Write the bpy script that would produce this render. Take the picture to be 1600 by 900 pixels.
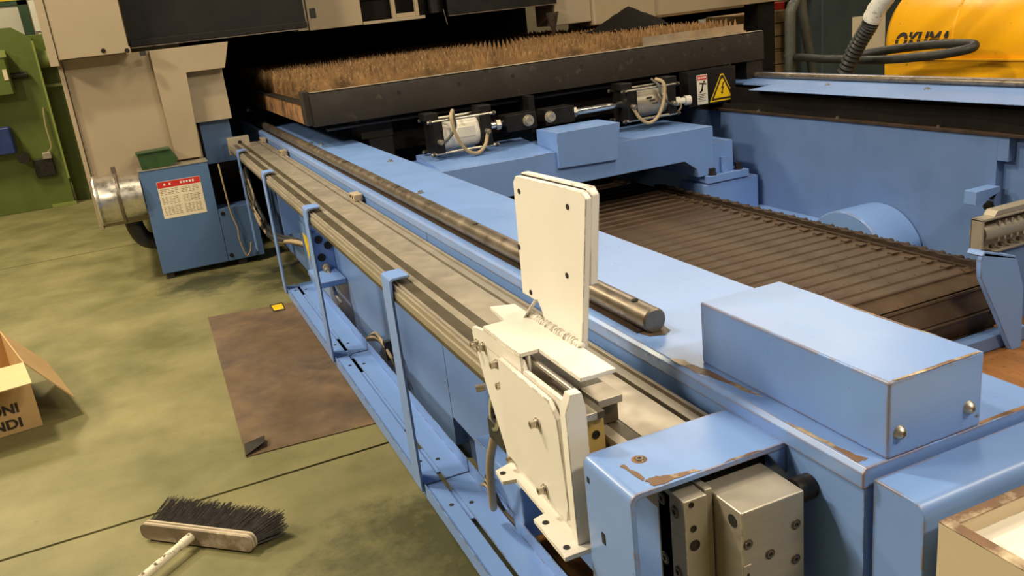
import bpy, bmesh, math, random
from mathutils import Vector, Matrix
random.seed(7)
for o in list(bpy.data.objects): bpy.data.objects.remove(o)
SC = bpy.context.scene
COL = SC.collection

# ---------------------------------------------------------------- camera
cam_d = bpy.data.cameras.new('camera'); cam = bpy.data.objects.new('camera', cam_d); COL.objects.link(cam)
cam_d.sensor_width = 36.0; cam_d.lens = 30.2; cam_d.clip_start = .02; cam_d.clip_end = 100
RX = Vector((0.91014508, -0.40000023, -0.10786908))
RY = Vector((-0.2176156, -0.24002763, -0.94606035))
RZ = Vector((0.3525328, 0.88452617, -0.30550625))
mw = Matrix((RX, -RY, -RZ)).transposed().to_4x4(); mw.translation = (0, 0, 1.55)
cam.matrix_world = mw
SC.camera = cam

# ---------------------------------------------------------------- light
SC.view_settings.view_transform = 'Standard'; SC.view_settings.look = 'None'
SC.view_settings.exposure = 0.0; SC.view_settings.gamma = 1.0
SC.view_settings.use_curve_mapping = False
w = bpy.data.worlds.new('hall_air'); SC.world = w; w.use_nodes = True
w.node_tree.nodes['Background'].inputs[0].default_value = (1, .87, .68, 1)
w.node_tree.nodes['Background'].inputs[1].default_value = .125
def lamp(name, loc, target, power, sx, sy, col=(1, .86, .64)):
    d = bpy.data.lights.new(name, 'AREA'); d.shape = 'RECTANGLE'; d.size = sx; d.size_y = sy
    d.energy = power; d.color = col
    o = bpy.data.objects.new(name, d); COL.objects.link(o); o.location = loc
    v = Vector(target) - Vector(loc); o.rotation_euler = v.to_track_quat('-Z', 'Y').to_euler()
    return o
lamp('overhead_light', (-1.6, 4.6, 5.6), (0.8, 1.5, .5), 245, .5, .5)
lamp('overhead_light', (2.4, -2.0, 5.2), (1.6, 3.2, .5), 190, 1.4, .4)
lamp('overhead_light', (5.2, -.4, 5.4), (2.6, 3.0, .3), 120, 2.2, .5)
lamp('overhead_light', (-3.2, 8.5, 5.6), (-1.6, 8.0, 0), 330, 1.4, .5, (1, .88, .58))
lamp('overhead_light', (-4.6, 3.3, 4.7), (0.6, 2.4, .6), 265, 1.6, .5)  # fill light added to brighten the faces turned left
lamp('overhead_light', (3.4, 3.0, 5.8), (2.6, 3.4, .3), 95, 1.2, .4)
lamp('overhead_light', (6.5, 9.0, 5.4), (4.5, 5.0, .6), 190, 5.0, 2.2)  # broad light added for sheen on the near blue tops

# ---------------------------------------------------------------- materials
MATS = {}
def mat(name, col, rough=.5, metal=0., var=.10, vs=4., dirt=None, ds=6., dth=.62, dsoft=.08,
        wear=None, wr=.006, wth=.985, bump=0., bs=150., stretch=(1, 1, 1), rvar=.12, damt=1., col2=None, spec=.5):
    m = bpy.data.materials.new(name); m.use_nodes = True; MATS[name] = m
    nt = m.node_tree; N = nt.nodes; L = nt.links
    b = N['Principled BSDF']; b.inputs['Metallic'].default_value = metal
    b.inputs['Specular IOR Level'].default_value = spec
    tc = N.new('ShaderNodeTexCoord'); mp = N.new('ShaderNodeMapping'); mp.inputs['Scale'].default_value = stretch
    L.new(tc.outputs['Object'], mp.inputs[0])
    def noise(scale, detail=5, rough_=.6):
        n = N.new('ShaderNodeTexNoise'); n.inputs['Scale'].default_value = scale
        n.inputs['Detail'].default_value = detail; n.inputs['Roughness'].default_value = rough_
        L.new(mp.outputs[0], n.inputs['Vector']); return n.outputs['Fac']
    def ramp(src, a, b_):
        r = N.new('ShaderNodeMapRange'); r.inputs['From Min'].default_value = a; r.inputs['From Max'].default_value = b_
        L.new(src, r.inputs['Value']); return r.outputs['Result']
    def mix(fac, a, b_):
        x = N.new('ShaderNodeMix'); x.data_type = 'RGBA'
        if isinstance(fac, float): x.inputs[0].default_value = fac
        else: L.new(fac, x.inputs[0])
        for i, c in ((6, a), (7, b_)):
            if isinstance(c, tuple): x.inputs[i].default_value = (*c, 1)
            else: L.new(c, x.inputs[i])
        return x.outputs[2]
    n1 = noise(vs)
    lo = tuple(c * (1 - var) for c in col); hi = tuple(min(1, c * (1 + var)) for c in (col2 or col))
    c = mix(ramp(n1, .32, .68), lo, hi)
    if dirt:
        d = ramp(noise(ds, 8, .65), dth - dsoft, dth + dsoft)
        if damt < 1:
            mm = N.new('ShaderNodeMath'); mm.operation = 'MULTIPLY'; mm.inputs[1].default_value = damt
            L.new(d, mm.inputs[0]); d = mm.outputs[0]
        c = mix(d, c, dirt)
    if wear:
        bv = N.new('ShaderNodeBevel'); bv.samples = 4; bv.inputs['Radius'].default_value = wr
        g = N.new('ShaderNodeNewGeometry'); dt = N.new('ShaderNodeVectorMath'); dt.operation = 'DOT_PRODUCT'
        L.new(bv.outputs[0], dt.inputs[0]); L.new(g.outputs['True Normal'], dt.inputs[1])
        e = ramp(dt.outputs['Value'], wth, wth - .05)
        nn = ramp(noise(22, 6, .7), .42, .52)
        mm = N.new('ShaderNodeMath'); mm.operation = 'MULTIPLY'; L.new(e, mm.inputs[0]); L.new(nn, mm.inputs[1])
        c = mix(mm.outputs[0], c, wear)
    L.new(c, b.inputs['Base Color'])
    rr = N.new('ShaderNodeMapRange'); rr.inputs['To Min'].default_value = max(.03, rough - rvar); rr.inputs['To Max'].default_value = min(1, rough + rvar)
    rr.inputs['From Min'].default_value = .3; rr.inputs['From Max'].default_value = .7
    L.new(noise(vs * 2.3, 4), rr.inputs['Value']); L.new(rr.outputs[0], b.inputs['Roughness'])
    if bump:
        bn = N.new('ShaderNodeBump'); bn.inputs['Strength'].default_value = bump; bn.inputs['Distance'].default_value = .004
        L.new(noise(bs, 3), bn.inputs['Height']); L.new(bn.outputs[0], b.inputs['Normal'])
    return m

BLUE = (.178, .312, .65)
GRIME = (.07, .05, .03)
mat('blue_paint', BLUE, .33, var=.05, vs=3, rvar=.04, dirt=GRIME, ds=38, dth=.74, dsoft=.02, wear=(.10, .065, .035), wr=.005, bump=.012, bs=90)
mat('blue_paint_worn', BLUE, .3, var=.05, vs=3, rvar=.04, dirt=(.12, .085, .05), ds=26, dth=.71, dsoft=.025, wear=(.24, .15, .08), wr=.008, wth=.995, bump=.012, bs=90)
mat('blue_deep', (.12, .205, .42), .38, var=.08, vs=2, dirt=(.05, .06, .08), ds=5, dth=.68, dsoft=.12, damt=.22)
mat('blue_cabinet', (.078, .148, .29), .42, var=.05, vs=3, bump=.05, bs=300)
mat('cream_paint', (.84, .79, .70), .42, var=.03, vs=4, dirt=(.10, .07, .04), ds=45, dth=.735, dsoft=.02, wear=(.13, .09, .05), wr=.0025)
mat('cream_weld', (.80, .75, .66), .5, var=.05, vs=30, dirt=(.10, .06, .03), ds=60, dth=.6, dsoft=.04, bump=.8, bs=160)
mat('beige_panel', (.375, .295, .19), .5, var=.04, vs=3, bump=.05, bs=350)
mat('beige_wall', (.60, .49, .32), .5, var=.05, vs=3, dirt=(.16, .09, .045), ds=7, dth=.66, dsoft=.05)
mat('beige_shade', (.37, .30, .205), .5, var=.05, vs=3)
mat('black_paint', (.008, .0066, .006), .5, spec=.3, var=.3, vs=5)
mat('black_interior', (.010, .008, .007), .9, var=.3, vs=3, spec=.1)
mat('table_steel', (.021, .0158, .0118), .6, spec=.3, metal=.05, var=.25, vs=3, dirt=(.055, .042, .028), ds=14, dth=.66, dsoft=.06)
mat('table_steel_bright', (.42, .36, .27), .4, metal=.6, var=.2, vs=8)
mat('rust_steel', (.34, .17, .065), .7, var=.35, vs=6, dirt=(.05, .03, .02), ds=9, dth=.55, dsoft=.12)
mat('rust_slat', (.25, .135, .05), .65, metal=.1, var=.55, vs=9, dirt=(.50, .33, .16), ds=26, dth=.62, dsoft=.08)
mat('steel_rod', (.23, .19, .15), .36, metal=.75, var=.22, vs=7, dirt=(.09, .06, .04), ds=12, dth=.62, dsoft=.08)
mat('steel', (.52, .47, .39), .33, metal=.85, var=.12, vs=12)
mat('galvanised', (.62, .58, .50), .32, metal=.9, var=.18, vs=9, dirt=(.16, .10, .05), ds=7, dth=.66, dsoft=.08)
mat('aluminium', (.44, .385, .30), .40, metal=.55, var=.08, vs=5, dirt=(.25, .2, .13), ds=18, dth=.7, dsoft=.05)
mat('aluminium_dark', (.085, .068, .040), .45, metal=.3, var=.2, vs=6)
mat('aluminium_block', (.42, .375, .30), .42, metal=.55, var=.08, vs=10, stretch=(1, 1, 3), wear=(.75, .7, .6), wr=.0022)
mat('chrome', (.8, .78, .72), .12, metal=1., var=.03)
mat('dark_hole', (.012, .010, .008), .8, var=.2)
mat('dark_bolt', (.04, .033, .027), .4, metal=.6, var=.3, vs=40)
mat('rubber', (.022, .021, .020), .55, var=.2, vs=12)
mat('hose_grey', (.07, .072, .06), .5, var=.2, vs=12)
mat('conveyor_steel', (.078, .047, .025), .55, metal=.35, var=.28, vs=4, dirt=(.06, .03, .018), ds=5, dth=.60, dsoft=.12, bump=.15, bs=120)
mat('conveyor_dark', (.045, .027, .016), .55, metal=.3, var=.3, vs=8)
mat('slab', (.165, .155, .055), .55, var=.22, vs=1.7, dirt=(.060, .052, .020), ds=13, dth=.70, dsoft=.04, damt=.6, col2=(.212, .185, .080), bump=.15, bs=60)
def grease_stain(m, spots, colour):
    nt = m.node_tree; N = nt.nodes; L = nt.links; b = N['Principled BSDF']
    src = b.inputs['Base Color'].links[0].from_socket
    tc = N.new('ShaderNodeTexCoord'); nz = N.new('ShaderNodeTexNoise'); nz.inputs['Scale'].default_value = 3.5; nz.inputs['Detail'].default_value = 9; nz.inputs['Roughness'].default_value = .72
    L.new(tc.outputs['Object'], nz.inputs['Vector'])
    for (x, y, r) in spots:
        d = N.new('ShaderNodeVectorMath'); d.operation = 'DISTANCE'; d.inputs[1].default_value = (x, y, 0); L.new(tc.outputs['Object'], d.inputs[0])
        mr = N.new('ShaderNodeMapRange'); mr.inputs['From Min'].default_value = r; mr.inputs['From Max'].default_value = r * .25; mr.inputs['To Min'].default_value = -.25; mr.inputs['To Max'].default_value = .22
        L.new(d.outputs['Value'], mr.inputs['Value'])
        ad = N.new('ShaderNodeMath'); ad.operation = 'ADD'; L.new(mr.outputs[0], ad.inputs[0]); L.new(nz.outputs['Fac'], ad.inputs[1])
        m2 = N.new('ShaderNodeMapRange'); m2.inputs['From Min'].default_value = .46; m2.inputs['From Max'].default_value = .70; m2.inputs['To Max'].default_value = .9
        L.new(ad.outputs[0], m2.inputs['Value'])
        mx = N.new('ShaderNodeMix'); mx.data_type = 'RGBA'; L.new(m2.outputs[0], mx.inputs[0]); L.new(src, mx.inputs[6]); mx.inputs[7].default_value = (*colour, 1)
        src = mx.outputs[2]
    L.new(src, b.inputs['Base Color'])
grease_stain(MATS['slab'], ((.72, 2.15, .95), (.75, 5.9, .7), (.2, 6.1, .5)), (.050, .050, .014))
mat('joint_fill', (.05, .04, .022), .9)
mat('sheet_steel', (.19, .125, .072), .42, metal=.1, var=.38, vs=1.9, dirt=(.085, .062, .05), ds=2.4, dth=.56, dsoft=.12)
mat('cardboard', (.52, .33, .14), .75, var=.06, vs=5, bump=.1, bs=60)
mat('cardboard_inner', (.62, .46, .23), .75, var=.05, vs=5)
mat('ink', (.025, .018, .012), .7)
mat('green_machine', (.110, .142, .026), .42, var=.10, vs=3)
mat('green_light', (.25, .29, .07), .45, var=.08, vs=3)
mat('green_dark', (.02, .06, .02), .5, var=.15, vs=3)
mat('bin_green', (.025, .065, .018), .4, var=.1, vs=8)
mat('motor_blue', (.02, .04, .17), .4, var=.1, vs=8)
mat('wall_paint', (.40, .33, .22), .8, var=.08, vs=1.2)
mat('white_panel', (.62, .58, .47), .6, var=.06, vs=3)
mat('white_post', (.85, .80, .68), .5, var=.03)
mat('yellow_paint', (.80, .55, .02), .5, var=.05)
mat('paper', (.74, .64, .45), .7, var=.05, vs=8)
mat('paper_white', (.74, .70, .60), .7, var=.05, vs=8)
mat('label_red', (.55, .02, .015), .5, var=.05)
mat('warning_yellow', (.85, .56, .01), .45, var=.05)
mat('tank_orange', (.95, .46, .010), .30, var=.07, vs=2.4, dirt=(.22, .09, .01), ds=16, dth=.70, dsoft=.06)
mat('teal_cabinet', (.035, .05, .05), .6, var=.15, vs=4)
mat('wood_pale', (.30, .19, .085), .7, var=.25, vs=3, stretch=(1, 1, 9))
mat('wood_floor', (.24, .10, .026), .6, var=.25, vs=2.2, dirt=(.04, .02, .008), ds=24, dth=.63, dsoft=.05, stretch=(4, 1, 1))
mat('ply_light', (.50, .41, .28), .6, var=.15, vs=6)
mat('ply_dark', (.20, .145, .09), .6, var=.3, vs=7, dirt=(.5, .42, .3), ds=9, dth=.6)
mat('bristle', (.055, .043, .034), .6, var=.5, vs=40)
mat('handle_white', (.78, .70, .52), .5, var=.08, vs=10, dirt=(.12, .07, .035), ds=28, dth=.60, dsoft=.03)
mat('tape_white', (.80, .76, .66), .5, var=.06, vs=20, dirt=(.2, .15, .1), ds=40, dth=.62)
mat('bearing_ochre', (.42, .29, .09), .5, var=.1, vs=8)
mat('wire_tan', (.40, .30, .17), .5, var=.1, vs=8)
mat('grime_film', (.085, .06, .042), .5, var=.3, vs=30)
mat('rim_worn', (.17, .095, .05), .5, var=.3, vs=8, dirt=(.62, .50, .33), ds=11, dth=.56, dsoft=.07, stretch=(1, 1, 3))
mat('red_paint', (.45, .03, .02), .5)

# ---------------------------------------------------------------- mesh builder
def woff(o):
    v = Vector((0, 0, 0))
    while o is not None: v = v + o.location; o = o.parent
    return v
class M:
    def __init__(s): s.v = []; s.f = []; s.nob = False
    def add(s, vs, fs):
        n = len(s.v); s.v += [Vector(p) for p in vs]; s.f += [[i + n for i in f] for f in fs]; return s
    def box(s, x0, x1, y0, y1, z0, z1):
        return s.add([(x0, y0, z0), (x1, y0, z0), (x1, y1, z0), (x0, y1, z0), (x0, y0, z1), (x1, y0, z1), (x1, y1, z1), (x0, y1, z1)],
                     [(3, 2, 1, 0), (4, 5, 6, 7), (0, 1, 5, 4), (1, 2, 6, 5), (2, 3, 7, 6), (3, 0, 4, 7)])
    def obox(s, c, a, b, d):           # oriented box: centre and three half vectors
        c, a, b, d = map(Vector, (c, a, b, d)); vs = []
        for k in (-1, 1):
            for (i, j) in ((-1, -1), (1, -1), (1, 1), (-1, 1)): vs.append(c + a * i + b * j + d * k)
        fs = [(3, 2, 1, 0), (4, 5, 6, 7), (0, 1, 5, 4), (1, 2, 6, 5), (2, 3, 7, 6), (3, 0, 4, 7)]
        if a.cross(b).dot(d) < 0: fs = [f[::-1] for f in fs]
        return s.add(vs, fs)
    def prism(s, poly, axis, a0, a1, shear=None):
        def P(u, v, a):
            p = {'x': (a, u, v), 'y': (u, a, v), 'z': (u, v, a)}[axis]
            return Vector(p)
        n = len(poly); area = sum(poly[i][0] * poly[(i + 1) % n][1] - poly[(i + 1) % n][0] * poly[i][1] for i in range(n))
        if (area < 0) != (axis == 'y'): poly = poly[::-1]
        vs = [P(u, v, a0) for u, v in poly] + [P(u, v, a1) for u, v in poly]
        if shear: vs = [shear(p) for p in vs]
        fs = [list(range(n))[::-1], list(range(n, 2 * n))] + [(i, (i + 1) % n, n + (i + 1) % n, n + i) for i in range(n)]
        return s.add(vs, fs)
    def lathe(s, prof, p0, ax, n=20, closed=True):
        ax = Vector(ax).normalized(); t = Vector((0, 0, 1)) if abs(ax.z) < .9 else Vector((1, 0, 0))
        u = ax.cross(t).normalized(); v = ax.cross(u); p0 = Vector(p0); vs = []; fs = []
        for r, h in prof:
            for k in range(n):
                a = 2 * math.pi * k / n; vs.append(p0 + ax * h + (u * math.cos(a) + v * math.sin(a)) * r)
        for j in range(len(prof) - 1):
            for k in range(n):
                k2 = (k + 1) % n; fs.append((j * n + k, j * n + k2, (j + 1) * n + k2, (j + 1) * n + k))
        if closed:
            fs.append(list(range(n))[::-1]); m = (len(prof) - 1) * n; fs.append([m + k for k in range(n)])
        return s.add(vs, fs)
    def cyl(s, p0, p1, r, n=20, r2=None):
        p0 = Vector(p0); p1 = Vector(p1); h = (p1 - p0).length
        return s.lathe([(r, 0), (r if r2 is None else r2, h)], p0, p1 - p0, n)
    def tube(s, pts, r, n=8, sub=6, ribs=None):
        pts = [Vector(p) for p in pts]; path = []
        if len(pts) > 2 and sub > 1:
            q = [pts[0] * 2 - pts[1]] + pts + [pts[-1] * 2 - pts[-2]]
            for i in range(1, len(q) - 2):
                for k in range(sub):
                    t = k / sub; a, b, c, d = q[i - 1], q[i], q[i + 1], q[i + 2]
                    path.append(.5 * ((2 * b) + (c - a) * t + (2 * a - 5 * b + 4 * c - d) * t * t + (3 * b - a - 3 * c + d) * t ** 3))
            path.append(pts[-1])
        else: path = pts
        vs = []; fs = []; u = None
        for i, p in enumerate(path):
            t = (path[min(i + 1, len(path) - 1)] - path[max(i - 1, 0)]).normalized()
            if u is None: u = t.cross(Vector((0, 0, 1)) if abs(t.z) < .9 else Vector((1, 0, 0))).normalized()
            u = (u - t * u.dot(t)).normalized(); v = t.cross(u)
            rr = r * (1 + (ribs if i % 2 else -ribs)) if ribs else r
            for k in range(n):
                a = 2 * math.pi * k / n; vs.append(p + (u * math.cos(a) + v * math.sin(a)) * rr)
        for i in range(len(path) - 1):
            for k in range(n):
                k2 = (k + 1) % n; fs.append((i * n + k, i * n + k2, (i + 1) * n + k2, (i + 1) * n + k))
        fs.append(list(range(n))[::-1]); m = (len(path) - 1) * n; fs.append([m + k for k in range(n)])
        return s.add(vs, fs)
    def build(s, name, m, parent=None, bevel=0., label=None, loc=None, ang=38, seg=2, kind=None):
        if loc is None:
            if parent is None:
                xs = [p.x for p in s.v]; ys = [p.y for p in s.v]
                off = Vector(((min(xs) + max(xs)) / 2, (min(ys) + max(ys)) / 2, min(p.z for p in s.v)))
            else: off = woff(parent)
        else: off = Vector(loc)
        me = bpy.data.meshes.new(name); me.from_pydata([p - off for p in s.v], [], s.f); me.update()
        bm = bmesh.new(); bm.from_mesh(me); bmesh.ops.recalc_face_normals(bm, faces=bm.faces); bm.to_mesh(me); bm.free()
        for p in me.polygons: p.use_smooth = True
        me.set_sharp_from_angle(angle=math.radians(ang))
        me.materials.append(MATS[m])
        o = bpy.data.objects.new(name, me); COL.objects.link(o)
        if parent is None: o.location = off
        else: o.parent = parent
        if bevel:
            b = o.modifiers.new('edge', 'BEVEL'); b.width = bevel; b.segments = seg; b.limit_method = 'ANGLE'
            b.angle_limit = math.radians(40); b.harden_normals = True
        if label: o['label'] = label
        if kind: o['kind'] = kind
        return o
def thing(name, label, cat, loc, group=None):
    o = bpy.data.objects.new(name, None); COL.objects.link(o); o.location = loc; o.empty_display_size = .05
    o['label'] = label; o['category'] = cat
    if group: o['group'] = group
    return o
def tag(o, label, cat, group=None):
    o['label'] = label; o['category'] = cat
    if group: o['group'] = group
    return o
def part(parent, name, m, *a, bevel=0., label=None, **k):
    return M().box(*a).build(name, m, parent, bevel, label, **k)
def cap_bolt(parent, p, ax, r=.008, h=.009, m='steel', name='bolt'):
    return M().lathe([(r * 1.5, 0), (r * 1.5, h * .25), (r, h * .25), (r, h), (r * .55, h), (r * .5, h * .45), (.0004, h * .45)], p, ax, 14).build(name, m, parent)
def dome_bolt(parent, p, ax, r=.009, h=.007, m='steel'):
    return M().lathe([(r * 1.15, -.0005), (r, h * .3), (r * .8, h * .75), (r * .45, h), (r * .42, h * .6), (.0004, h * .6)], p, ax, 16).build('bolt', m, parent)
def hole(parent, p, ax, r, m='dark_hole', sx=1.):
    return M().lathe([(r, 0), (r, .0012), (r * .9, .0012), (.0003, .0006)], p, ax, 14).build('screw_hole', m, parent)
def recess_bolt(parent, p, ax, r=.009, m='steel_rod'):
    o = M().lathe([(r, 0), (r, .0010), (r * .9, .0013), (r * .84, .0003), (r * .74, .0003), (r * .70, .0022), (r * .42, .0022), (r * .42, .0006), (.0003, .0006)], p, ax, 18).build('bolt', m, parent)
    M().lathe([(r * .36, .0006), (r * .36, .0012), (.0003, .0012)], p, ax, 6).build('hex_socket', 'dark_hole', o if (parent.parent is None) else parent)
    return o
def text_mesh(s, size, thick=.0):
    c = bpy.data.curves.new('t', 'FONT'); c.body = s; c.size = size; c.offset = thick; c.resolution_u = 3
    o = bpy.data.objects.new('t', c); COL.objects.link(o); dg = bpy.context.evaluated_depsgraph_get()
    me = bpy.data.meshes.new_from_object(o.evaluated_get(dg)); bpy.data.objects.remove(o)
    vs = [v.co.copy() for v in me.vertices]; fs = [list(p.vertices) for p in me.polygons]; bpy.data.meshes.remove(me)
    return vs, fs
def copy_tree(o, parent=None):
    c = o.copy(); COL.objects.link(c)
    if parent: c.parent = parent
    for ch in list(o.children): copy_tree(ch, c)
    return c

# ================================================================ SETTING
fl = M().box(-9, 14, -3, 15, -.06, -.012).build('floor', 'joint_fill', loc=(0, 0, 0)); fl['kind'] = 'structure'
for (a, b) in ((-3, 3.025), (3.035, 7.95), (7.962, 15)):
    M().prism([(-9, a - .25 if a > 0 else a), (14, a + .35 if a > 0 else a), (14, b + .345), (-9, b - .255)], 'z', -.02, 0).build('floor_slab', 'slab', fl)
wb = M().box(-9, 14, 15, 15.2, 0, 6).build('wall_back', 'wall_paint'); wb['kind'] = 'structure'
wr_ = M().box(14, 14.2, -3, 15, 0, 6).build('wall_right', 'wall_paint'); wr_['kind'] = 'structure'

# ================================================================ LEFT BED BEAM
bed = thing('bed_beam', 'long blue painted machine beam in the foreground with a steel guide rod along its top', 'machine frame', (1.0, .79, 0))
M().prism([(.802, .868), (.802, .892), (.810, .90), (1.18, .90), (1.18, .868)], 'y', .792, 7.9).build('top_plate', 'blue_paint_worn', bed, .002)
for (a, b, z) in ((.794, 2.748, .17), (2.752, 4.9, .05), (4.904, 7.9, .05)):
    part(bed, 'side_panel', 'blue_paint', .807, 1.17, a, b, z, .869)
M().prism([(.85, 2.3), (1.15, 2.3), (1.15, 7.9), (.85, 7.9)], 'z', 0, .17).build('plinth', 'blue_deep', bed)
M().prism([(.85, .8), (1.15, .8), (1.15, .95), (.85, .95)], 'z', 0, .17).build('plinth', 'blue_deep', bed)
part(bed, 'foot_block', 'blue_paint', .70, .806, 1.86, 2.2, .20, .36, bevel=.006)
part(bed, 'foot_block', 'blue_paint', .66, .80, 4.30, 4.62, .30, .33, bevel=.004)
M().prism([(4.58, .33), (4.61, .33), (4.61, .80), (4.58, .80)], 'x', .70, .806).build('rib', 'blue_paint', bed)
M().prism([(5.6, .33), (5.63, .33), (5.63, .80), (5.6, .80)], 'x', .70, .806).build('rib', 'blue_paint', bed)
rod = M().lathe([(.023, 0), (.0265, .004), (.0265, 6.6)], (.862, 1.405, .9245), (0, 1, 0), 28).build('guide_rod', 'steel_rod', bed)
for y in (1.475, 2.39, 3.22, 4.1, 5.0, 5.9):
    M().lathe([(.0075, 0), (.0075, .002), (.006, .002), (.0003, .0006)], (.8585, y, .9506), (-.13, 0, 1), 14).build('screw_hole', 'dark_hole', rod)
for (x, y) in ((.958, 3.268), (.947, 5.47), (.975, 5.30), (1.10, 4.2)):
    cap_bolt(bed, (x, y, .90), (0, 0, 1), .010, .010)
# grease-soaked packing along the rod
M().box(.829, .886, 1.425, 7.8, .8995, .9025).build('packing_strip', 'conveyor_dark', bed)
def chip(parent, pts, z, m='rim_worn', n=5, j=.004, name='worn_patch'):
    out = []
    for i in range(len(pts)):
        a = Vector(pts[i]); b = Vector(pts[(i + 1) % len(pts)])
        for k in range(n):
            p = a.lerp(b, k / n); out.append((p.x + random.uniform(-j, j), p.y + random.uniform(-j, j)))
    return M().prism(out, 'z', z, z + .0005).build(name, m, parent)
chip(bed, [(.8105, 1.20), (.8105, 1.275), (.822, 1.262), (.834, 1.19), (.842, 1.06), (.838, 1.05), (.826, 1.12)], .9, 'rim_worn', 5, .003)
chip(bed, [(.8115, .81), (.8115, .97), (.817, .93), (.820, .86), (.828, .81)], .9, 'rim_worn', 5, .002)
chip(bed, [(1.03, .7935), (1.03, .800), (1.17, .799), (1.17, .7935)], .9, 'rust_steel', 5, .0008)
chip(bed, [(.832, 1.423), (.842, 1.388), (.875, 1.383), (.893, 1.40), (.895, 1.45), (.886, 1.46), (.832, 1.46)], .9002, 'grime_film', 5, .003, 'grime_patch')

cov = thing('cover_box', 'plain blue sheet metal box bolted on the near end of the beam', 'cover', (.935, 1.0, .90))
M().box(.846, 1.026, .792, 1.225, .9, 1.018).build('box_body', 'blue_paint_worn', cov, .004)
chip(cov, [(.856, .7925), (1.02, .7925), (1.02, .797), (.95, .7985), (.856, .797)], 1.0179, 'rim_worn', 6, .0012)
chip(cov, [(1.0225, .87), (1.0225, 1.10), (1.018, 1.06), (1.017, .93)], 1.0179, 'rim_worn', 5, .0015)
dome_bolt(cov, (.866, .792, .938), (0, -1, 0), .0095, .009); dome_bolt(cov, (.999, .792, .937), (0, -1, 0), .0095, .009)

ec = thing('end_cover', 'blue rounded edge sheet cover closing the near end of the beam', 'cover', (1.0, .74, 0))
M().prism([(.700, .20), (.700, .864)] + [(.720 - .020 * math.cos(a), .864 + .020 * math.sin(a)) for a in [i * math.pi / 16 for i in range(1, 8)]] + [(.720, .884), (.786, .884), (.786, .20)], 'x', .815, 1.40).build('cover_body', 'blue_paint_worn', ec, .0015)
M().box(.84, 1.3, .71, .78, 0, .2).build('stand', 'blue_deep', ec)

# ================================================================ RAILS
rt = thing('rail_track', 'long aluminium double rail track running beside the blue beam', 'rail', (.68, 1.0, .80))
Y0, Y1 = 1.0, 6.545
def strip(name, m, poly, y0=Y0, y1=Y1): return M().prism(poly, 'y', y0, y1).build(name, m, rt, .0008)
strip('extrusion', 'aluminium', [(.552, .808), (.552, .832), (.556, .832), (.556, .848), (.562, .848), (.563, .843), (.566, .843), (.567, .850), (.574, .850), (.575, .846), (.604, .846), (.604, .808)], 1.2)
strip('extrusion', 'aluminium', [(.606, .790), (.606, .850), (.626, .850), (.627, .846), (.652, .846), (.653, .850), (.742, .850), (.742, .790)])
strip('rail_strip', 'aluminium_dark', [(.5745, .8462), (.5745, .8490), (.6045, .8490), (.6045, .8462)], 1.2)
strip('rail_strip', 'aluminium_dark', [(.6265, .8462), (.6265, .8492), (.6525, .8492), (.6525, .8462)])
strip('lower_lip', 'aluminium_dark', [(.5515, .800), (.5515, .8125), (.6, .8125), (.6, .800)], 1.2)
strip('extrusion', 'aluminium', [(.752, .80), (.752, .850), (.772, .850), (.773, .844), (.777, .844), (.778, .853), (.786, .853), (.786, .80)])
strip('gap_shade', 'dark_hole', [(.743, .81), (.743, .838), (.751, .838), (.751, .81)])  # dark strip stands in for the shade in the open gap
strip('gap_shade', 'black_interior', [(.788, .80), (.788, .83), (.803, .83), (.803, .80)])  # likewise, shade between rail and side panel as a black strip
for y in (2.55, 3.6, 5.5, 6.4):
    if y < 3: continue
    c = M().box(.760, .798, y - .01, y + .08, .8505, .880).build('clip_block', 'beige_panel', rt, .003)
    M().lathe([(.006, 0), (.006, .002), (.0003, .001)], (.760, y + .02, .867), (-1, 0, 0), 10).build('screw_hole', 'dark_hole', c)
    M().lathe([(.006, 0), (.006, .002), (.0003, .001)], (.760, y + .06, .867), (-1, 0, 0), 10).build('screw_hole', 'dark_hole', c)
e = M().box(.545, .70, 6.55, 6.62, .775, .90).build('end_bearing', 'aluminium', rt, .004)
for (a, b) in ((.585, .82), (.63, .86), (.67, .83)):
    M().lathe([(.014, 0), (.014, .012), (.0003, .006)], (a, 6.55, b), (0, -1, 0), 12).build('bearing_screw', 'dark_bolt', e)

# guard brackets (one each)
def guard(y, label):
    m = M()
    m.prism([(.541, .185), (.541, .858), (.5425, .864), (.547, .869), (.553, .871), (.603, .871), (.603, .864), (.555, .864), (.550, .860), (.549, .855), (.549, .185)], 'y', y - .045, y + .045)
    o = m.build('guard_bracket', 'blue_paint', None, .0015); tag(o, label, 'bracket', 'blue hooked guard brackets along the rails')
    return o
for y, l in ((2.33, 'blue hooked flat bar bracket over the rail, nearest the white carriage'),
             (3.58, 'blue hooked flat bar bracket over the rail, second from the white carriage'),
             (4.80, 'blue hooked flat bar bracket over the rail, third from the white carriage'),
             (5.98, 'blue hooked flat bar bracket over the rail, farthest from the white carriage')):
    g = guard(y, l)
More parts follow.
